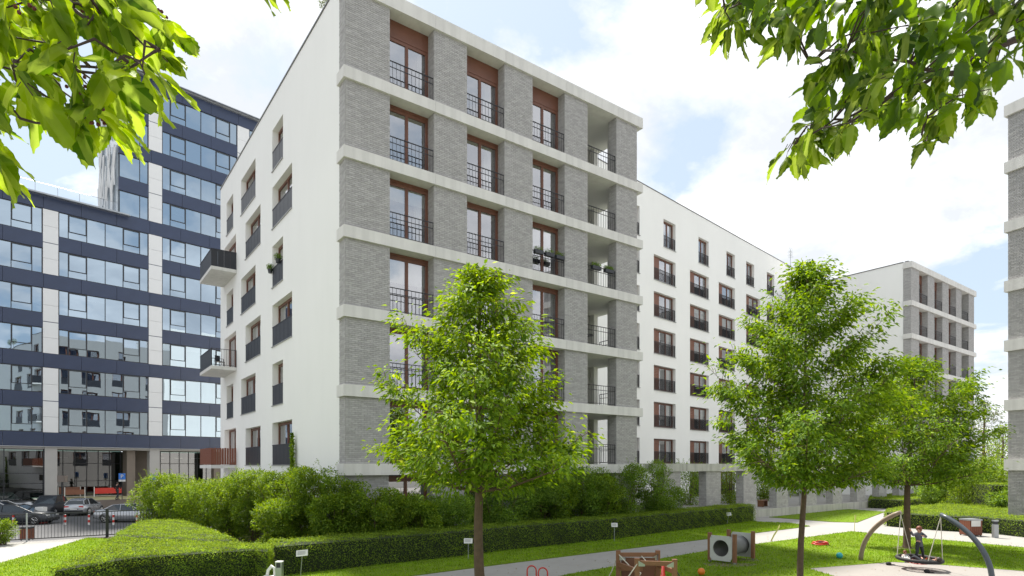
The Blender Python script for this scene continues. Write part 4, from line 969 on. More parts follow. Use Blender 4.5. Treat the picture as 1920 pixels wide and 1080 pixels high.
def slat_bin(label, loc, w, h, rz, n, notice):
    t = thing('litter_bin', label, 'litter bin', loc, rz)
    ob('liner', MB().box(.02, w-.02, .02, w-.02, .04, h-.05).mesh('liner', M['black']), t)
    sm = cached(('slat', w, n, h), lambda: MB().box(0, w/n-.012, 0, .02, .05, h-.08).mesh('slat', M['binwood']))
    for k in range(4):
        c, s = math.cos(k*PI/2), math.sin(k*PI/2)
        for i in range(n):
            lx_, ly_ = i*w/n+.006-w/2, -w/2-.005; ob('slat', sm, t, (w/2+lx_*c-ly_*s, w/2+lx_*s+ly_*c, 0), k*PI/2)
    ob('lid', MB().box(-.01, w+.01, -.01, w+.01, h-.07, h).mesh('lid', M['steel'] if notice else M['frame']), t)
    if notice: ob('notice', MB().box(.03, w-.12, -.045, -.03, h*.58, h*.93).mesh('notice', M['white']), t)
    for q in ((.02,.02),(w-.06,.02),(.02,w-.06),(w-.06,w-.06)): ob('foot', MB().box(q[0], q[0]+.04, q[1], q[1]+.04, 0, .06).mesh('foot', M['frame']), t)
    return t
slat_bin('red brown slatted litter bin with a white notice before the wide hedge', at(1819, 28.7), .62, .80, HEAD+.1, 6, True)
slat_bin('red brown slatted litter bin inside the fence at the far left', at(37, 27.0), .38, .60, HEAD+.2, 4, False)
x, y, _ = at(1866, 28.1); t = thing('bollard_lamp', 'grey bollard lamp beside the slatted bin at the wide hedge', 'lamp', (x, y, 0), HEAD, 'bollard lamps')
ob('post', MB().box(-.10,.10,-.08,.08,0,.62).mesh('post', M['steel']), t); ob('lens', MB().box(-.075,.075,-.065,.065,.62,.76).mesh('lens', M['frame']), t); ob('cap', MB().box(-.10,.10,-.08,.08,.76,.82).mesh('cap', M['steel']), t)
x, y, _ = at(524, 16.9); t = thing('bollard_lamp', 'grey bollard lamp with open head at the left end of the long hedge', 'lamp', (x, y, 0), HEAD, 'bollard lamps')
ob('post', MB().box(-.085,.085,-.08,.08,0,.50).mesh('post', M['steel']), t); mb = MB(); mb.box(-.085,-.06,-.08,.08,.50,.64); mb.box(.06,.085,-.08,.08,.50,.64); ob('head_frame', mb.mesh('head_frame', M['steel']), t); ob('lens', MB().box(-.05,.05,-.05,.05,.50,.63).mesh('lens', M['frame']), t); ob('cap', MB().box(-.09,.09,-.085,.085,.64,.67).mesh('cap', M['white']), t)
for i, (px, Y, hh, w, tilt, lab) in enumerate(((563,18.0,.80,.34,.06,'white plaque on a stick at the left end of the long hedge'), (878,21.5,.73,.30,.0,'white plaque on a stick beside the first tree trunk'), (1152,26.6,.80,.27,.0,'white topped plaque on a thin stick midway along the long hedge'), (1363,34.4,.66,.26,.1,'small tilted plaque near the right end of the long hedge'))):
    x, y, _ = at(px, Y); t = thing('garden_plaque', lab, 'sign', (x, y, 0), HEAD, 'plaques along the long hedge')
    ob('stick', MB().bar((0,0,0),(tilt,0,hh-.1),.014,6).mesh('stick', M['steel']), t)
    b = ob('board', MB().box(-w/2, w/2, -.012, .006, -.09, .09).mesh('board', M['white']), t, (tilt, -.02, hh-.06), rot=(-.35, -.10 if tilt else 0, 0))
    mb = MB()
    for k in range(4): mb.box(-w*.38, w*(.36-.1*(k%2)), -.016, -.0125, .045-.03*k, .055-.03*k)
    ob('print', mb.mesh('print', mat('grey_print', (.15,.15,.16), .7)), b)
x, y, _ = at(1430, 42.5, .5); t = thing('bench', 'small brown timber bench on the terrace behind the pillars', 'bench', (x, y, .5), .3)
ob('seat', MB().box(-.6,.6,-.22,.22,.38,.44).mesh('seat', M['wood2']), t); lg = MB().box(-.04,.04,-.2,.2,0,.38).mesh('leg', M['wood2'])
for q in (-.5,.5): ob('leg', lg, t, (q,0,0))
# strings of barrier tape round the junction of the paths
t = thing('barrier_tape', 'leaning stake with yellow white tape at the tip of the grass strip', 'tape', at(1446, 26.7), HEAD, 'taped stakes beside the paths')
ob('stake', MB().bar((0,0,0),(.42,.1,.72),.014,6).mesh('stake', M['tape']), t); ob('ribbon', MB().quad((.18,0,.30),(.40,0,.66),(.35,.02,.66),(.10,.02,.30)).quad((.02,.02,.02),(.18,0,.33),(.12,.02,.33),(-.04,0,.02)).mesh('ribbon', M['tape']), t)
t = thing('barrier_tape', 'upright taped stake standing at the path junction', 'tape', at(1602, 30.6), HEAD, 'taped stakes beside the paths')
ob('stake', MB().bar((0,0,0),(.03,0,.85),.014,6).mesh('stake', M['tape']), t); ob('ribbon', MB().quad((.0,-.02,.50),(.05,-.02,.50),(.08,-.02,.86),(.02,-.02,.84)).mesh('ribbon', M['tape']), t)

# ------------------------------------------------------------------ play things
def blob(name, label, cat, px, Y, r, m, group=None):
    x, y, _ = at(px, Y); return tag(ob(name, MB().sphere((0,0,r), r, 20, 14).mesh(name, M[m], True), None, (x, y, .03)), label, cat, group)
blob('ball', 'orange ball on the play lawn before the tunnel', 'ball', 1315, 18.3, .11, 'orange', 'play balls'); blob('ball', 'teal ball on the play lawn left of the swing', 'ball', 1574, 21.6, .11, 'teal', 'play balls')
x, y, _ = at(1538, 25.4); t = thing('play_ring', 'red coiled ring lying on the grass by the path', 'toy', (x, y, .04))
for j, (rr, zz, m) in enumerate(((.34,.03,'red'),(.31,.09,'red'),(.22,.05,'darkpaint'))):
    ob('coil', MB().tube([(rr*math.cos(a*PI/10), rr*.9*math.sin(a*PI/10), zz+.02*math.sin(a)) for a in range(21)], .028, 6, False).mesh('coil', M[m], True), t, (.03*j,0,0))
def worn(px, Y, rx, ry, a=0):
    x, y, _ = at(px, Y); pts = [(x+rx*(1+.18*math.sin(3*q+px))*math.cos(q)*math.cos(a)-ry*math.sin(q)*math.sin(a), y+rx*math.cos(q)*math.sin(a)+ry*(1+.15*math.cos(5*q+px))*math.sin(q)*math.cos(a)) for q in [2*PI*i/26 for i in range(26)]]
    tag(ob('worn_ground', MB().prism(pts, .02, .034).mesh('worn_ground', M['worn'])), kind='structure')
M['worn'] = mat('trodden_earth', (.17, .14, .085), .95, .25, 5, .4, 40, col2=(.09, .12, .03))
worn(1365, 20.3, .9, .42, HEAD); worn(1400, 21.3, .45, .35, HEAD); worn(1215, 16.0, 1.3, .9, HEAD); worn(1697, 24.4, .45, .4); worn(1503, 17.0, .32, .3); worn(900, 14.0, .32, .3)
n = 420; lp = scatter([cw(-9,14), cw(24,21), cw(24,32), cw(4,26)], 2.2); n = len(lp)
tag(ob('fallen_leaf', leaves('fallen_leaf', np.c_[lp, np.full(n,.045)], np.c_[rng.normal(size=(n,2)), np.zeros(n)], np.c_[rng.normal(size=(n,2))*.2, np.ones(n)], .06, .035, mat('dry_leaf', (.30,.22,.10), .8))), 'small dry leaves and blossom scattered over lawn and path', 'fallen leaves', kind='stuff')
# crawl tunnel
tx, ty, _ = at(1352, 20.6); t = thing('crawl_tunnel', 'grey crawl tunnel between pale boards and brown timber posts', 'play tunnel', (tx, ty, .03), HEAD-.80)
# local x across the opening, y along the tube
def disc_panel(w, h, r, y0, y1, zc, n=28):
    mb = MB(); ring = [(r*math.cos(2*PI*i/n), zc+r*math.sin(2*PI*i/n)) for i in range(n)]; outer = []
    for i in range(n):
        a = 2*PI*i/n; c, s = math.cos(a), math.sin(a); k = min((w/2)/max(abs(c),1e-6), (h/2)/max(abs(s),1e-6)); outer.append((c*k, zc+s*k))
    for i in range(n):
        j = (i+1) % n
        mb.quad((*[outer[i][0], y0], outer[i][1]), (outer[j][0], y0, outer[j][1]), (ring[j][0], y0, ring[j][1]), (ring[i][0], y0, ring[i][1]))
        mb.quad((ring[i][0], y1, ring[i][1]), (ring[j][0], y1, ring[j][1]), (outer[j][0], y1, outer[j][1]), (outer[i][0], y1, outer[i][1]))
        mb.quad((ring[i][0], y0, ring[i][1]), (ring[j][0], y0, ring[j][1]), (ring[j][0], y1, ring[j][1]), (ring[i][0], y1, ring[i][1]))
        mb.quad((outer[j][0], y0, outer[j][1]), (outer[i][0], y0, outer[i][1]), (outer[i][0], y1, outer[i][1]), (outer[j][0], y1, outer[j][1]))
    return mb
TL = 1.5; TR = .29; TZ = .50
ob('tube', MB().tube([(0, y, TZ) for y in (0, .1, .14, .6, 1.0, 1.04, TL)], [TR, TR, TR+.012, TR+.012, TR+.012, TR, TR], 32, False).mesh('tube', M['grey_plastic'], True), t)
pb = disc_panel(.78, .84, TR-.01, -.03, .0, TZ).mesh('board', M['lightpanel']); ob('board', pb, t); ob('board', pb, t, (0, TL+.03, 0))
ob('collar', MB().tube([(0, y, TZ) for y in (TL-.2, TL-.13)], TR+.05, 32, False).mesh('collar', M['rail'], True), t)
po = MB().box(-.055,.055,-.055,.055,.06,1.0).mesh('post', M['wood2']); sh_ = MB().box(-.035,.035,-.035,.035,-.03,.06).mesh('post_shoe', M['steel'])
for q in ((-.44, .06), (.45, .06), (-.44, TL-.06), (.45, TL-.06)):
    p = ob('post', po, t, (q[0], q[1], 0)); ob('post_shoe', sh_, p)
for q in ((-.33,.86),(.33,.86),(-.33,.14),(.33,.14)): ob('bolt', MB().sphere((q[0], -.035, q[1]), .016, 8, 5).mesh('bolt', M['steel']), t)
# timber climbing frame with ropes
cx_, cy_, _ = at(1213, 16.0); t = thing('timber_climber', 'low brown timber climbing frame with ropes and metal corner plates', 'climbing frame', (cx_, cy_, .03), HEAD-.12)
pp = MB().box(-.06,.06,-.06,.06,0,.98).mesh('post', M['wood2']); cap = MB().box(-.062,.062,-.062,.062,.981,.995).mesh('post_cap', M['orange_wood'])
cor = [(-.30,-.55),(.62,-.62),(-.72,.42),(.34,.55)]
for i, c in enumerate(cor):
    p = ob('post', pp, t, (c[0], c[1], -.06 if i < 2 else 0)); ob('post_cap', cap, p)
def beam(a, b, z, m='wood2', th=.055):
    v = Vector(b)-Vector(a); L = v.length-.12; ang = math.atan2(v.y, v.x); ob('beam', MB().box(.06, .06+L, -.04, .04, z-th, z+th).mesh('beam', M[m]), t, (*a, 0), ang)
beam(cor[0], cor[1], .82); beam(cor[2], cor[3], .88); beam(cor[2], cor[0], .62); beam(cor[3], cor[1], .62); beam(cor[2], cor[3], .5)
for c, sx in ((cor[0],1),(cor[1],-1),(cor[2],1),(cor[3],-1)):
    mb = MB(); mb.prism([(0,0),(.16*sx,0),(.16*sx,.05),(0,.14)] if sx > 0 else [(0,.14),(-.16,.05),(-.16,0),(0,0)], -.004, .004)
    ob('corner_plate', mb.mesh('corner_plate', M['steel']), t, (c[0]+.03*sx, c[1]-.066, .74), rot=(PI/2, 0, 0))
ob('side_board', MB().box(-.64,.26,.46,.48,.05,.80).mesh('side_board', M['wood']), t)
for a, b in (((-.30,-.6,.8),(-.9,-.9,.1)),((-.72,.4,.9),(-.2,-.5,.55)),((-.2,-.5,.55),(-.62,-.9,.05)),((.34,.5,.9),(.2,-.5,.75)),((-.72,.4,.9),(-1.05,.5,.1)),((.62,-.6,.75),(1.0,-.8,.1)),((.62,-.6,.75),(.9,-.2,.05)),((-.1,.5,.85),(.1,-.58,.78))):
    m_ = (Vector(a)+Vector(b))/2-Vector((0,0,.06)); ob('rope', MB().tube([a, m_, b], .014, 6).mesh('rope', M['rope'] if a[0] < .3 else M['rail']), t)
tag(ob('play_cone', MB().tube([(0,0,0),(0,0,.03),(0,0,.031),(0,0,.74)], [.15,.15,.11,.03], 14).mesh('play_cone', M['red'], True), None, at(1243, 15.75, .03)), 'red cone standing inside the timber climbing frame', 'cone')
# red hoops
for px, Y, lab in ((997, 15.6, 'left one of the two red tube hoops on the lawn edge'), (1018, 15.3, 'right one of the two red tube hoops on the lawn edge')):
    x, y, _ = at(px, Y); tag(ob('play_hoop', MB().tube([(-.12,0,0)]+[(-.12*math.cos(a*PI/10), .03*math.sin(a*PI/10), .60+.12*math.sin(a*PI/10)) for a in range(11)]+[(.12,0,0)], .018, 8).mesh('play_hoop', M['red'], True), None, (x, y, .03), HEAD+.25), lab, 'play hoop', 'red hoops')
x, y, _ = at(508, 17.1); t = thing('garden_chair', 'white rounded seat back peeping beside the bollard lamp', 'seat', (x, y, 0), HEAD)
ob('backrest', MB().tube([(-.12,0,.15),(-.08,0,.38),(.02,0,.50),(.10,0,.44),(.12,0,.2)], .045, 8).mesh('backrest', M['white'], True), t); ob('seat', MB().box(-.2,.2,-.25,.1,.18,.23).mesh('seat', M['white']), t)
for q in (-.16,.16): ob('leg', MB().box(q-.02,q+.02,-.2,.05,0,.18).mesh('leg', M['white']), t)

# nest swing between two bent posts
A = Vector(g(1614,1052)+(0,)); B = Vector(cw(13.72,17.45)+(0,)); dx = (B-A); Ls = dx.length; an = math.atan2(dx.y, dx.x)
t = thing('nest_swing', 'nest swing hung between a tan and a dark grey bent post', 'swing', (A.x, A.y, 0), an)
def arc(x0, x1, h, n=12, am=R_(62)): return [(x0+(x1-x0)*(1-math.cos(a*am/n))/(1-math.cos(am)), 0, h*math.sin(a*am/n)/math.sin(am)) for a in range(n+1)]
c1 = arc(0, 1.42, 1.80); c2 = arc(Ls, Ls-1.42, 1.82)
ob('bent_post', MB().tube(c1, [.075]*11+[.07,.06], 14).mesh('bent_post', M['tansteel'], True), t); ob('bent_post', MB().tube(c2, [.075]*11+[.07,.06], 14).mesh('bent_post', M['darksteel'], True), t)
NC = Vector((Ls/2-.02, -.0, .36)); NR = .60
ring = [(NC.x+NR*math.cos(a*PI/16), NC.y+NR*math.sin(a*PI/16), NC.z+.03*math.cos(a*PI/16)*-1) for a in range(33)]
nest = ob('nest', MB().tube(ring, .058, 10, False).mesh('nest', M['black'], True), t)
mb = MB()
for i in range(-5, 6):
    w_ = math.sqrt(max(0, NR**2-(i*.11)**2))
    for s_ in (0, 1):
        pts = []
        for k in range(7):
            u = -w_+2*w_*k/6; sag = -.16*(1-(u*u+(i*.11)**2)/NR**2); p = (NC.x+u, NC.y+i*.11, NC.z+sag) if s_ == 0 else (NC.x+i*.11, NC.y+u, NC.z+sag); pts.append(p)
        mb.tube(pts, .012, 4, False)
ob('net', mb.mesh('net', M['red']), t)
for s_, tip in ((-1, Vector(c1[-1])), (1, Vector(c2[-1]))):
    tip = tip-Vector((0,0,.08)); ob('hanger', MB().tube([tip+Vector((0,0,.08)), tip], .02, 6).mesh('hanger', M['steel']), t)
    for q in (-1, 1):
        a_ = math.radians(35); e = Vector((NC.x+s_*NR*math.cos(a_)*1.0, NC.y+q*NR*math.sin(a_), NC.z+.02)); ob('rope', MB().tube([tip, e], .011, 6).mesh('rope', M['rope']), t)
Mw = Matrix.Translation((A.x, A.y, 0)) @ Matrix.Rotation(an, 4, 'Z')
def sw(x, y, z): return Mw @ Vector((NC.x+x, NC.y+y, z))

# ------------------------------------------------------------------ people
def skin(name, J, E, m, parent=None, sub=2, root=None):
    names = list(J); me = bpy.data.meshes.new(name); me.from_pydata([J[k][:3] for k in names], [(names.index(a), names.index(b)) for a, b in E], [])
    me.materials.append(m); o = ob(name, me, parent)
    md = o.modifiers.new('Skin', 'SKIN'); 
    for i, k in enumerate(names):
        sv = me.skin_vertices[0].data[i] if me.skin_vertices else None
        if sv is None: break
        r = J[k][3]; sv.radius = (r, J[k][4] if len(J[k]) > 4 else r); sv.use_root = (k == (root or names[0]))
    md.use_smooth_shade = True; s = o.modifiers.new('Sub', 'SUBSURF'); s.levels = s.render_levels = sub; return o
def addskin(me):
    if not me.skin_vertices:
        pass
def person(label, loc, rz, J, clothes, hair, scale=1.0, group=None):
    """J: joints in metres at adult size; the body one surface, clothing and hair over it"""
    t = thing('person', label, 'person', loc, rz, group)
    E = [('pelvis','waist'),('waist','chest'),('chest','neck'),('neck','head'),('head','crown')]
    for s in 'lr': E += [('pelvis','hip'+s),('hip'+s,'knee'+s),('knee'+s,'ankle'+s),('ankle'+s,'toe'+s),('chest','sho'+s),('sho'+s,'elb'+s),('elb'+s,'wri'+s),('wri'+s,'palm'+s)]
    J = {k: tuple(c*scale for c in v) for k, v in J.items()}
    for s in 'lr':
        w_, p_ = Vector(J['wri'+s][:3]), Vector(J['palm'+s][:3]); d = (p_-w_).normalized(); sd_ = d.cross(Vector((.3,.2,1))).normalized()
        for i, (off_, L) in enumerate(((-.026,.055),(-.009,.07),(.009,.066),(.026,.05))):
            a = p_+sd_*off_*scale+d*.02*scale; b = a+d*L*scale+Vector((0,0,-.012*scale)); J[f'f{i}{s}a'] = (*a, .009*scale); J[f'f{i}{s}b'] = (*b, .007*scale); E += [('palm'+s, f'f{i}{s}a'), (f'f{i}{s}a', f'f{i}{s}b')]
        a = w_+d*.03*scale+sd_*-.04*scale; b = a+d*.04*scale-sd_*.015*scale; J['t'+s+'a'] = (*a, .011*scale); J['t'+s+'b'] = (*b, .008*scale); E += [('wri'+s, 't'+s+'a'), ('t'+s+'a', 't'+s+'b')]
    body = skin('body', J, E, M['skin'], t, 2, 'pelvis')
    def sub(keys, grow): return {k: (*J[k][:3], *(r+grow*scale for r in J[k][3:])) for k in keys}
    tops, legs_, shoes = clothes
    wv = Vector(J['pelvis'][:3])-Vector(J['waist'][:3]); J['hem'] = (*(Vector(J['pelvis'][:3])+wv*.75), *J['pelvis'][3:])
    k = ['hem','pelvis','waist','chest']+[a+s for s in 'lr' for a in ('sho','elb','wri')]
    o = skin('top', sub(k, .016), [('hem','pelvis'),('pelvis','waist'),('waist','chest')]+[p for s in 'lr' for p in (('chest','sho'+s),('sho'+s,'elb'+s),('elb'+s,'wri'+s))], M[tops], t, 2, 'pelvis')
    k = ['pelvis','waist']+[a+s for s in 'lr' for a in ('hip','knee','ankle')]
    skin('trousers', sub(k, .010), [('pelvis','waist')]+[p for s in 'lr' for p in (('pelvis','hip'+s),('hip'+s,'knee'+s),('knee'+s,'ankle'+s))], M[legs_], t, 2, 'pelvis')
    for s in 'lr':
        a, b = Vector(J['ankle'+s][:3]), Vector(J['toe'+s][:3]); f = (b-a); f.z = 0; f = f.normalized() if f.length > 1e-4 else Vector((0,-1,0))
        m_ = MB(); c = (a+b)/2+f*.0; m_.tube([a-f*.05*scale-Vector((0,0,.02*scale)), c-Vector((0,0,.012*scale)), b+f*.04*scale], [.048*scale,.046*scale,.034*scale], 8); ob('shoe', m_.mesh('shoe', M[shoes], True), t)
    h = Vector(J['head'][:3]); cr = Vector(J['crown'][:3]); up = (cr-h).normalized(); rr = J['head'][3]
    face = Vector(hair[1]).normalized()
    m_ = MB(); c = h+up*rr*.30-face*rr*.32; m_.sphere(c, rr*1.12, 14, 10, (.98,1.0,1.05)); 
    if hair[2]: m_.tube([c-face*rr*.5, c-face*rr*.85-up*rr*1.0, c-face*rr*.7-up*rr*2.2], [rr*.8, rr*.7, rr*.25], 8)
    ob('hair', m_.mesh('hair', M[hair[0]], True), t)
    side = up.cross(face).normalized()
    for q in (-1, 1):
        ob('eye', MB().sphere(h+face*rr*.90+side*q*rr*.34+up*rr*.12, rr*.11, 8, 6).mesh('eye', M['black'], True), t)
        ob('ear', MB().sphere(h+side*q*rr*.98-up*rr*.05, rr*.2, 8, 6, (.6,1,1.3)).mesh('ear', M['skin'], True), t)
    ob('nose', MB().sphere(h+face*rr*1.02-up*rr*.12, rr*.14, 8, 6).mesh('nose', M['skin'], True), t)
    ob('mouth', MB().tube([h+face*rr*.93-up*rr*.42+side*rr*.2, h+face*rr*.97-up*rr*.45, h+face*rr*.93-up*rr*.42-side*rr*.2], rr*.05, 5).mesh('mouth', M['red']), t)
    return t
def stand(**kw):
    J = dict(pelvis=(0,0,.95,.125,.10), waist=(0,0,1.10,.115,.09), chest=(0,0,1.33,.135,.10), neck=(0,0,1.50,.052), head=(0,-.01,1.60,.092,.092), crown=(0,0,1.70,.070),
             hipl=(.09,0,.88,.085), hipr=(-.09,0,.88,.085), kneel=(.10,-.02,.49,.055), kneer=(-.10,-.02,.49,.055), anklel=(.10,.02,.09,.04), ankler=(-.10,.02,.09,.04), toel=(.11,-.12,.035,.032), toer=(-.11,-.12,.035,.032),
             shol=(.17,0,1.42,.062), shor=(-.17,0,1.42,.062), elbl=(.24,.01,1.15,.042), elbr=(-.24,.01,1.15,.042), wril=(.25,-.05,.90,.030), wrir=(-.25,-.05,.90,.030), palml=(.25,-.07,.83,.032,.018), palmr=(-.25,-.07,.83,.032,.018))
    J.update(kw); return J
# office worker walking on the terrace, seen from behind
pt = at(220, 59.0, .06); Jw = stand(kneel=(.10,-.16,.50,.055), anklel=(.10,-.14,.10,.04), toel=(.1,-.27,.05,.032), kneer=(-.10,.03,.49,.055), ankler=(-.10,.24,.12,.04), toer=(-.1,.13,.035,.032), elbl=(.27,.12,1.16,.042), wril=(.22,-.02,1.0,.03), palml=(.20,-.08,.98,.032,.018), elbr=(-.29,-.06,1.16,.042), wrir=(-.24,-.2,1.05,.03), palmr=(-.22,-.26,1.04,.032,.018))
person('person in dark clothes walking over the office terrace behind the cars', pt, HEAD+PI*.9, Jw, ('blackcloth','denim','black'), ('hair_d', (0,-1,0), False), 1.0)
# child standing up on the nest, holding the rope of the tan post
s_ = .66
p0 = sw(-.12, .15, .0); Jc = stand(pelvis=(.02,0,.90,.13,.11), waist=(.0,-.02,1.06,.125,.10), chest=(-.03,-.06,1.28,.14,.11), neck=(-.05,-.09,1.46,.055), head=(-.07,-.13,1.58,.118,.115), crown=(-.07,-.12,1.70,.09),
     hipl=(.11,0,.84,.09), hipr=(-.07,0,.84,.09), kneel=(.17,-.03,.50,.06), kneer=(-.11,-.05,.48,.06), anklel=(.26,.05,.12,.042), ankler=(-.16,.06,.12,.042), toel=(.27,-.08,.06,.035), toer=(-.18,-.08,.06,.035),
     shol=(.13,-.05,1.38,.065), shor=(-.20,-.08,1.38,.065), elbl=(.20,-.26,1.24,.045), elbr=(-.40,-.18,1.30,.045), wril=(-.02,-.38,1.28,.032), wrir=(-.52,-.20,1.52,.032), palml=(-.09,-.40,1.31,.034,.02), palmr=(-.55,-.20,1.59,.034,.02))
person('child with auburn hair and grey top standing up on the nest swing', (p0.x, p0.y, .24), HEAD, Jc, ('jacket','denim','black'), ('hair', (-.7,-.7,-.1), True), s_, 'children on the nest swing')
# child lying back in the nest in dark clothes
p1 = sw(.16, -.02, 0); Jl = dict(pelvis=(-.02,0,.30,.13,.11), waist=(.14,0,.31,.12,.10), chest=(.36,0,.36,.14,.11), neck=(.54,0,.44,.055), head=(.64,-.01,.50,.115,.11), crown=(.74,0,.56,.09),
     hipl=(-.08,-.09,.30,.09), hipr=(-.08,.09,.30,.09), kneel=(-.36,-.14,.52,.06), kneer=(-.40,.12,.42,.06), anklel=(-.62,-.14,.33,.042), ankler=(-.78,.12,.36,.042), toel=(-.70,-.14,.43,.035), toer=(-.86,.12,.46,.035),
     shol=(.46,-.17,.38,.065), shor=(.46,.17,.38,.065), elbl=(.28,-.34,.36,.045), elbr=(.30,.34,.36,.045), wril=(.10,-.26,.46,.032), wrir=(.08,.30,.42,.032), palml=(.04,-.22,.50,.034,.02), palmr=(.02,.28,.46,.034,.02))
person('child in black clothes lying back in the nest swing', (p1.x, p1.y, .10), an, Jl, ('blackcloth','denim','white'), ('hair_d', (-.5,-.3,.8), False), .66, 'children on the nest swing')
p2 = sw(-.34, -.12, 0); Jk = {k: v for k, v in Jl.items()}
Jk = dict(Jl, chest=(.20,0,.56,.14,.11), waist=(.06,0,.40,.12,.10), neck=(.22,0,.74,.055), head=(.18,0,.86,.118,.115), crown=(.18,0,.97,.09), shol=(.20,-.17,.66,.065), shor=(.20,.17,.66,.065), elbl=(.05,-.26,.50,.045), elbr=(.05,.26,.5,.045), wril=(-.16,-.2,.46,.032), wrir=(-.16,.2,.46,.032), palml=(-.23,-.17,.48,.034,.02), palmr=(-.23,.17,.48,.034,.02), kneel=(-.28,-.14,.50,.06), anklel=(-.38,-.12,.30,.042), toel=(-.5,-.12,.3,.035), kneer=(-.28,.12,.50,.06), ankler=(-.38,.12,.30,.042), toer=(-.5,.12,.3,.035))
person('small child in pale grey crouching at the left side of the nest swing', (p2.x, p2.y, .15), an+2.6, Jk, ('lightpanel','lightpanel','white'), ('hair', (-.9,0,-.1), False), .42, 'children on the nest swing')
# shoes left on the play surface
for px, Y, lab in ((1666, 20.2, 'dark crumpled cap lying on the play surface left of the swing'), (1738, 18.75, 'black shoe bag lying on the play surface under the swing')):
    x, y, _ = at(px, Y); t = thing('cap', lab, 'cap', (x, y, .026), HEAD, 'dark things dropped on the play surface')
    ob('crown', MB().sphere((0,0,.05), .085, 12, 8, (1,1,.75)).mesh('crown', M['blackcloth'], True), t); ob('peak', MB().sphere((.12,-.02,.02), .09, 12, 6, (1,.7,.14)).mesh('peak', M['blackcloth'], True), t)

# ------------------------------------------------------------------ flower boxes and pots on railings
def fbox(label, loc, rz, w=.5, n=240):
    t = thing('flower_box', label, 'flower box', loc, rz, 'flower boxes on the railings'); ob('box', MB().box(-w/2, w/2, -.09, .09, 0, .17).mesh('box', M['frame']), t)
    P = np.c_[(rng.random(n)-.5)*w*.95, rng.normal(size=n)*.06, .17+rng.random(n)**1.5*.16]; stuffpart(ob('plant', leaves('plant', P, rdir(n)+np.array([0,0,.6]), rdir(n), .06, .02, M['shrub_dark']), t))
    return t
zf = FL[3]+.95
fbox('flower box at the left on the third window railing of the near block', (9.35, -.02, zf-.1), 0); fbox('flower box in the middle on the third window railing of the near block', (10.0, -.02, zf-.1), 0); fbox('flower box at the right on the third window railing of the near block', (10.65, -.02, zf-.1), 0)
fbox('flower box on the loggia railing of the near block, left of a pair', (13.1, .0, zf-.12), 0, .6, 500); fbox('flower box on the loggia railing of the near block, right of a pair', (14.0, .0, zf-.12), 0, .6, 700)
yv = 9.9
for (v, z, lab) in ((10.1, FL[3]+.75, 'dark hanging plant pot at the far end of a side wall railing'), (8.7, FL[3]+.9, 'leafy plant pot on the side wall railing beside the hanging pot')):
    t = thing('plant_pot', lab, 'plant pot', (-.08, v, z), 0, 'plant pots on the side wall railing'); ob('pot', MB().tube([(0,0,0),(0,0,.2)], [.09,.13], 12).mesh('pot', M['frame']), t)
    n = 260; P = rdir(n)*.19*rng.random((n,1))**.5+np.array([0,0,.3]); ob('plant', leaves('plant', P, rdir(n), rdir(n), .08, .03, M['shrub_dark']), t)
# balcony chair
t = thing('balcony_chair', 'small dark folding chair on the open railed balcony', 'chair', (-.7, 19.2, FL[2]-.03), .6)
ob('seat', MB().box(-.2,.2,-.2,.2,.42,.45).mesh('seat', M['frame']), t); ob('backrest', MB().box(-.2,.2,.18,.2,.45,.85).mesh('backrest', M['frame']), t)
for q in ((-.18,-.18),(.18,-.18),(-.18,.18),(.18,.18)): ob('leg', MB().box(q[0]-.012,q[0]+.012,q[1]-.012,q[1]+.012,0,.42).mesh('leg', M['frame']), t)
t = thing('loggia_table', 'small round table standing in a loggia behind the railing', 'table', (13.4, 1.0, FL[2]+.001)); ob('tabletop', MB().tube([(0,0,.70),(0,0,.73)], .35, 20).mesh('tabletop', M['frame']), t); ob('leg', MB().bar((0,0,0),(0,0,.7),.03,8).mesh('leg', M['frame']), t)

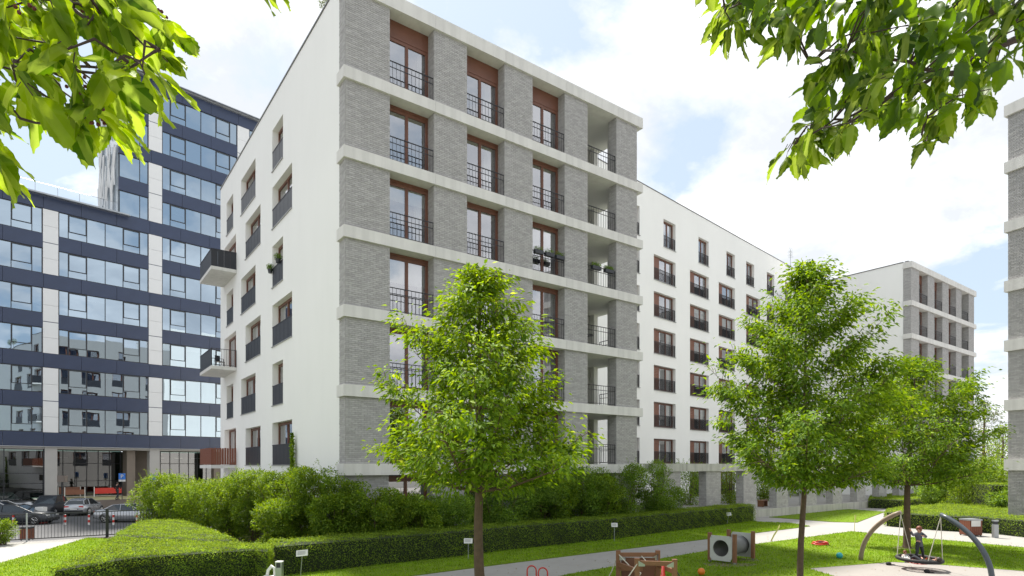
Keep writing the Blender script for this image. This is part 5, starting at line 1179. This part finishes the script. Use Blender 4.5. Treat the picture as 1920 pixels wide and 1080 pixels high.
# ------------------------------------------------------------------ cars
def car(label, loc, rz, m, L=4.4, W=1.78, H=1.46, kind='saloon', group='cars parked before the office block'):
    t = thing('parked_car', label, 'car', loc, rz, group)   # local x forwards
    hw = W/2
    if kind == 'saloon': deck, hood = .98, .92; st = [(-.5,.62,.80),(-.485,.55,.95),(-.42,.4,.995),(-.30,.32,.98),(-.1,.3,.95),(.12,.3,.93),(.25,.3,.92),(.38,.3,.84),(.46,.34,.72),(.492,.42,.62),(.5,.48,.56)]; cab = [(-.36,.97,.97),(-.20,1.38,.93),(-.06,H,.9),(.06,H-.01,.9),(.25,.93,.93)]
    elif kind == 'hatch': st = [(-.5,.5,.70),(-.49,.42,1.0),(-.46,.36,1.02),(-.30,.3,1.0),(-.1,.28,.97),(.14,.28,.95),(.27,.3,.93),(.39,.3,.86),(.47,.34,.74),(.5,.48,.58)]; cab = [(-.475,1.02,.95),(-.40,1.36,.9),(-.28,H,.88),(0,H+.01,.88),(.27,.94,.93)]
    else: st = [(-.5,.5,.8),(-.49,.45,1.1),(-.46,.4,1.14),(-.30,.36,1.12),(-.1,.34,1.1),(.16,.34,1.08),(.27,.36,1.06),(.40,.36,1.0),(.48,.4,.86),(.5,.5,.62)]; cab = [(-.485,1.13,.95),(-.43,1.56,.9),(-.30,H,.88),(.02,H+.01,.88),(.27,1.07,.93)]
    rings = []
    for fx, zb, zt in st:
        k = 1-.35*max(0, abs(fx)-.40)/.10*.45; w = hw*k
        rings.append([(fx*L, w*.90, zb*.62), (fx*L, w, zb*.62+.12), (fx*L, w*1.0, (zb*.6+zt)*.52), (fx*L, w*.97, zt-.10), (fx*L, w*.86, zt), (fx*L, 0, zt+.025), (fx*L, -w*.86, zt), (fx*L, -w*.97, zt-.10), (fx*L, -w, (zb*.6+zt)*.52), (fx*L, -w, zb*.62+.12), (fx*L, -w*.9, zb*.62)])
    vs = [v for r in rings for v in r]; n = 11; fs = []
    for i in range(len(rings)-1):
        for k in range(n): k2 = (k+1) % n; fs.append((i*n+k, (i+1)*n+k, (i+1)*n+k2, i*n+k2))
    fs.append(tuple(range(n))); fs.append(tuple(range(len(vs)-1, len(vs)-n-1, -1)))
    ob('body', MB().add(vs, fs).mesh('body', M[m], True), t)
    vs = []; fs = []
    for fx, z, wf in cab:
        w = hw*(.86 if z < 1.2 else .68); vs += [(fx*L, w, z-.03), (fx*L, -w, z-.03)]
    base = [(fx*L, s*hw*.86, .85) for fx, z, wf in cab for s in (1, -1)]; o_ = len(vs); vs += base; c = len(cab)
    for i in range(c-1):
        fs += [(2*i, 2*i+2, 2*i+3, 2*i+1), (2*i, o_+2*i, o_+2*i+2, 2*i+2), (2*i+1, 2*i+3, o_+2*i+3, o_+2*i+1)]
    ob('window_glass', MB().add(vs, fs).mesh('window_glass', M['carglass']), t)
    mb = MB(); a, b = cab[1], cab[-2]; rf_ = [(p[0]*L, p[1]) for p in cab[1:-1]]
    for i in range(len(rf_)-1):
        (xa, za), (xb, zb) = rf_[i], rf_[i+1]; w = hw*.70; mb.add([(xa,-w,za-.035),(xb,-w,zb-.035),(xb,w,zb-.035),(xa,w,za-.035),(xa,-w*.9,za+.005),(xb,-w*.9,zb+.005),(xb,w*.9,zb+.005),(xa,w*.9,za+.005)], [(3,2,1,0),(4,5,6,7),(0,1,5,4),(1,2,6,5),(2,3,7,6),(3,0,4,7)])
    ob('car_roof', mb.mesh('car_roof', M[m]), t)
    for s in (1, -1):
        mb = MB()
        mb.tube([(cab[0][0]*L, s*hw*.86, cab[0][1]-.02), (cab[1][0]*L, s*hw*.69, cab[1][1]-.02)], .035, 5); mb.tube([(cab[-1][0]*L, s*hw*.86, cab[-1][1]-.02), (cab[-2][0]*L, s*hw*.69, cab[-2][1]-.02)], .03, 5)
        mx_ = (cab[1][0]+cab[-2][0])/2*L; mb.tube([(mx_, s*hw*.865, .93), (mx_, s*hw*.70, H-.03)], .03, 5)
        stuffpart(ob('window_pillars', mb.mesh('window_pillars', M[m]), t))
    R = .33
    for fx in (-.305, .315):
        for s in (1, -1):
            wh = ob('wheel', MB().tube([(0,-.11*s,0),(0,-.10*s,0),(0,.09*s,0),(0,.11*s,0)], [R-.04,R,R,R-.04], 22).mesh('tyre', M['tyre'], True), t, (fx*L, s*(hw-.10), R))
            mb = MB()
            for k in range(5): a = k*2*PI/5; mb.tube([(0,.118*s,0),(math.cos(a)*.22,.118*s,math.sin(a)*.22)], [.035,.028], 4)
            mb.tube([(math.cos(k*PI/9)*.22, .116*s, math.sin(k*PI/9)*.22) for k in range(19)], .016, 4, False); ob('rim', mb.mesh('rim', M['alloy']), wh)
            ob('wheel_arch', MB().tube([(math.cos(k*PI/10)*(R+.05), 0, math.sin(k*PI/10)*(R+.05)) for k in range(11)], .035, 5).mesh('wheel_arch', M['black']), t, (fx*L, s*(hw-.015), R))
    zr = .88 if kind != 'suv' else 1.0
    for s in (1, -1):
        ob('taillight', MB().box(-.5*L*.985-.02, -.5*L*.985+.10, s*hw*.62-.17, s*hw*.62+.17, zr-.13, zr+.02).mesh('taillight', M['red']), t)
        ob('headlight', MB().box(.475*L-.06, .475*L+.05, s*hw*.62-.16, s*hw*.62+.16, .60, .72).mesh('headlight', M['white']), t)
        ob('mirror', MB().sphere((.17*L, s*(hw+.06), 1.0 if kind != 'suv' else 1.15), .09, 8, 6, (.7,1,.8)).mesh('mirror', M[m], True), t)
    ob('number_plate', MB().box(-.5*L-.035, -.5*L-.01, -.26, .26, .56, .67).mesh('number_plate', M['white']), t)
    ob('bumper', MB().box(-.5*L-.03, -.5*L+.05, -hw*.8, hw*.8, .34, .50).mesh('bumper', M['black']), t)
    ob('bumper', MB().box(.5*L-.10, .5*L+.02, -hw*.75, hw*.75, .32, .46).mesh('bumper', M['black']), t)
    return t
ZL = -1.094
def cp(px, Y): x, y, _ = at(px, Y); return (x, y, ZL)
car('silver grey saloon car parked side on beside the blossoming shrub', cp(243, 48.4), HEAD+.10, 'silver', 4.6, 1.8, 1.43, 'saloon')
car('silver hatchback with its rear window towards the fence', cp(158, 55.5), HEAD+1.80, 'silver', 4.1, 1.8, 1.5, 'hatch')
car('dark boxy off-road car standing behind the red and white box', cp(92, 55), HEAD-1.25, 'darkpaint', 4.2, 1.85, 1.75, 'suv')
car('black estate car behind the left end of the fence', cp(40, 46.5), HEAD+.12, 'darkpaint', 4.6, 1.8, 1.45, 'hatch')
car('white car cut by the left edge behind the black car', cp(4, 51), HEAD+.1, 'whitepaint', 4.4, 1.8, 1.5, 'hatch')
car('silver grey van added for a car mirrored in the office glass', cp(28, 60.5), HEAD+.1, 'silver', 4.5, 1.85, 1.85, 'suv')  # van added as a solid car where only a reflection shows in the glass
# red and white bollards
for i, (px, lab) in enumerate(((25, 'red and white bollard at the far left behind the fence'), (122, 'red and white bollard between the boxy car and the hatchback'), (167, 'red and white bollard below the silver hatchback'), (213, 'red and white bollard before the silver saloon rear wheel'), (257, 'red and white bollard before the silver saloon front door'))):
    t = thing('bollard', lab, 'bollard', cp(px, 45.6), 0, 'red and white bollards in the car park')
    for k in range(4): ob('stripe', cached(('bl', k%2), lambda: MB().tube([(0,0,.004),(0,0,.186)], .075, 12).mesh('stripe', M['red' if k % 2 else 'white'])), t, (0,0,.19*k))
    ob('cap', cached('blc', lambda: MB().sphere((0,0,0), .075, 12, 6, (1,1,.5)).mesh('cap', M['white'], True)), t, (0,0,.76))
t = thing('barrier_box', 'white box with a red base standing before the boxy dark car', 'barrier', cp(77, 47), HEAD)
ob('panel', MB().box(-.32,.32,-.2,.2,.48,1.25).mesh('panel', M['white']), t); ob('base', MB().box(-.35,.35,-.23,.23,0,.47).mesh('base', M['red']), t); ob('patch', MB().box(-.1,.1,-.245,-.232,.12,.36).mesh('patch', M['white']), t)
# signs
def ptext(parent, s, size, loc, m):
    c = bpy.data.curves.new('lettering', 'FONT'); c.body = s; c.size = size; c.align_x = 'CENTER'; c.align_y = 'CENTER'; c.extrude = .004
    me = bpy.data.meshes.new_from_object(bpy.data.objects.new('tmp', c)); me.materials.clear(); me.materials.append(M[m]); ob('lettering', me, parent, loc, rot=(PI/2, 0, 0))
for px, Y, z0, zt, lab in ((229, 59.5, .05, 3.0, 'blue parking sign with a white letter above the walking person'), (287, 62.0, .05, 2.85, 'blue and white sign half hidden behind the blossoming shrub')):
    x, y, _ = at(px, Y); t = thing('road_sign', lab, 'sign', (x, y, z0), HEAD+.15, 'blue signs by the office entrance')
    ob('pole', MB().bar((0,0,0),(0,0,zt-.5),.035,8).mesh('pole', M['rail']), t); b = ob('board', MB().box(-.3,.3,-.03,0,zt-1.05,zt-.45).mesh('board', M['blue']), t); ptext(b, 'P', .5, (0,-.04,zt-.76), 'white')
    ob('lower_board', MB().box(-.3,.3,-.03,0,zt-1.25,zt-1.07).mesh('lower_board', M['white']), t)
x, y, _ = at(117, 57.5); t = thing('street_post', 'dark post with a brown box on top beside the grey column', 'post', (x, y, ZL), HEAD)
ob('pole', MB().bar((0,0,0),(0,0,3.3),.09,8).mesh('pole', M['rail']), t); ob('box', MB().box(-.35,.35,-.2,.2,2.9,3.5).mesh('box', M['tan']), t)
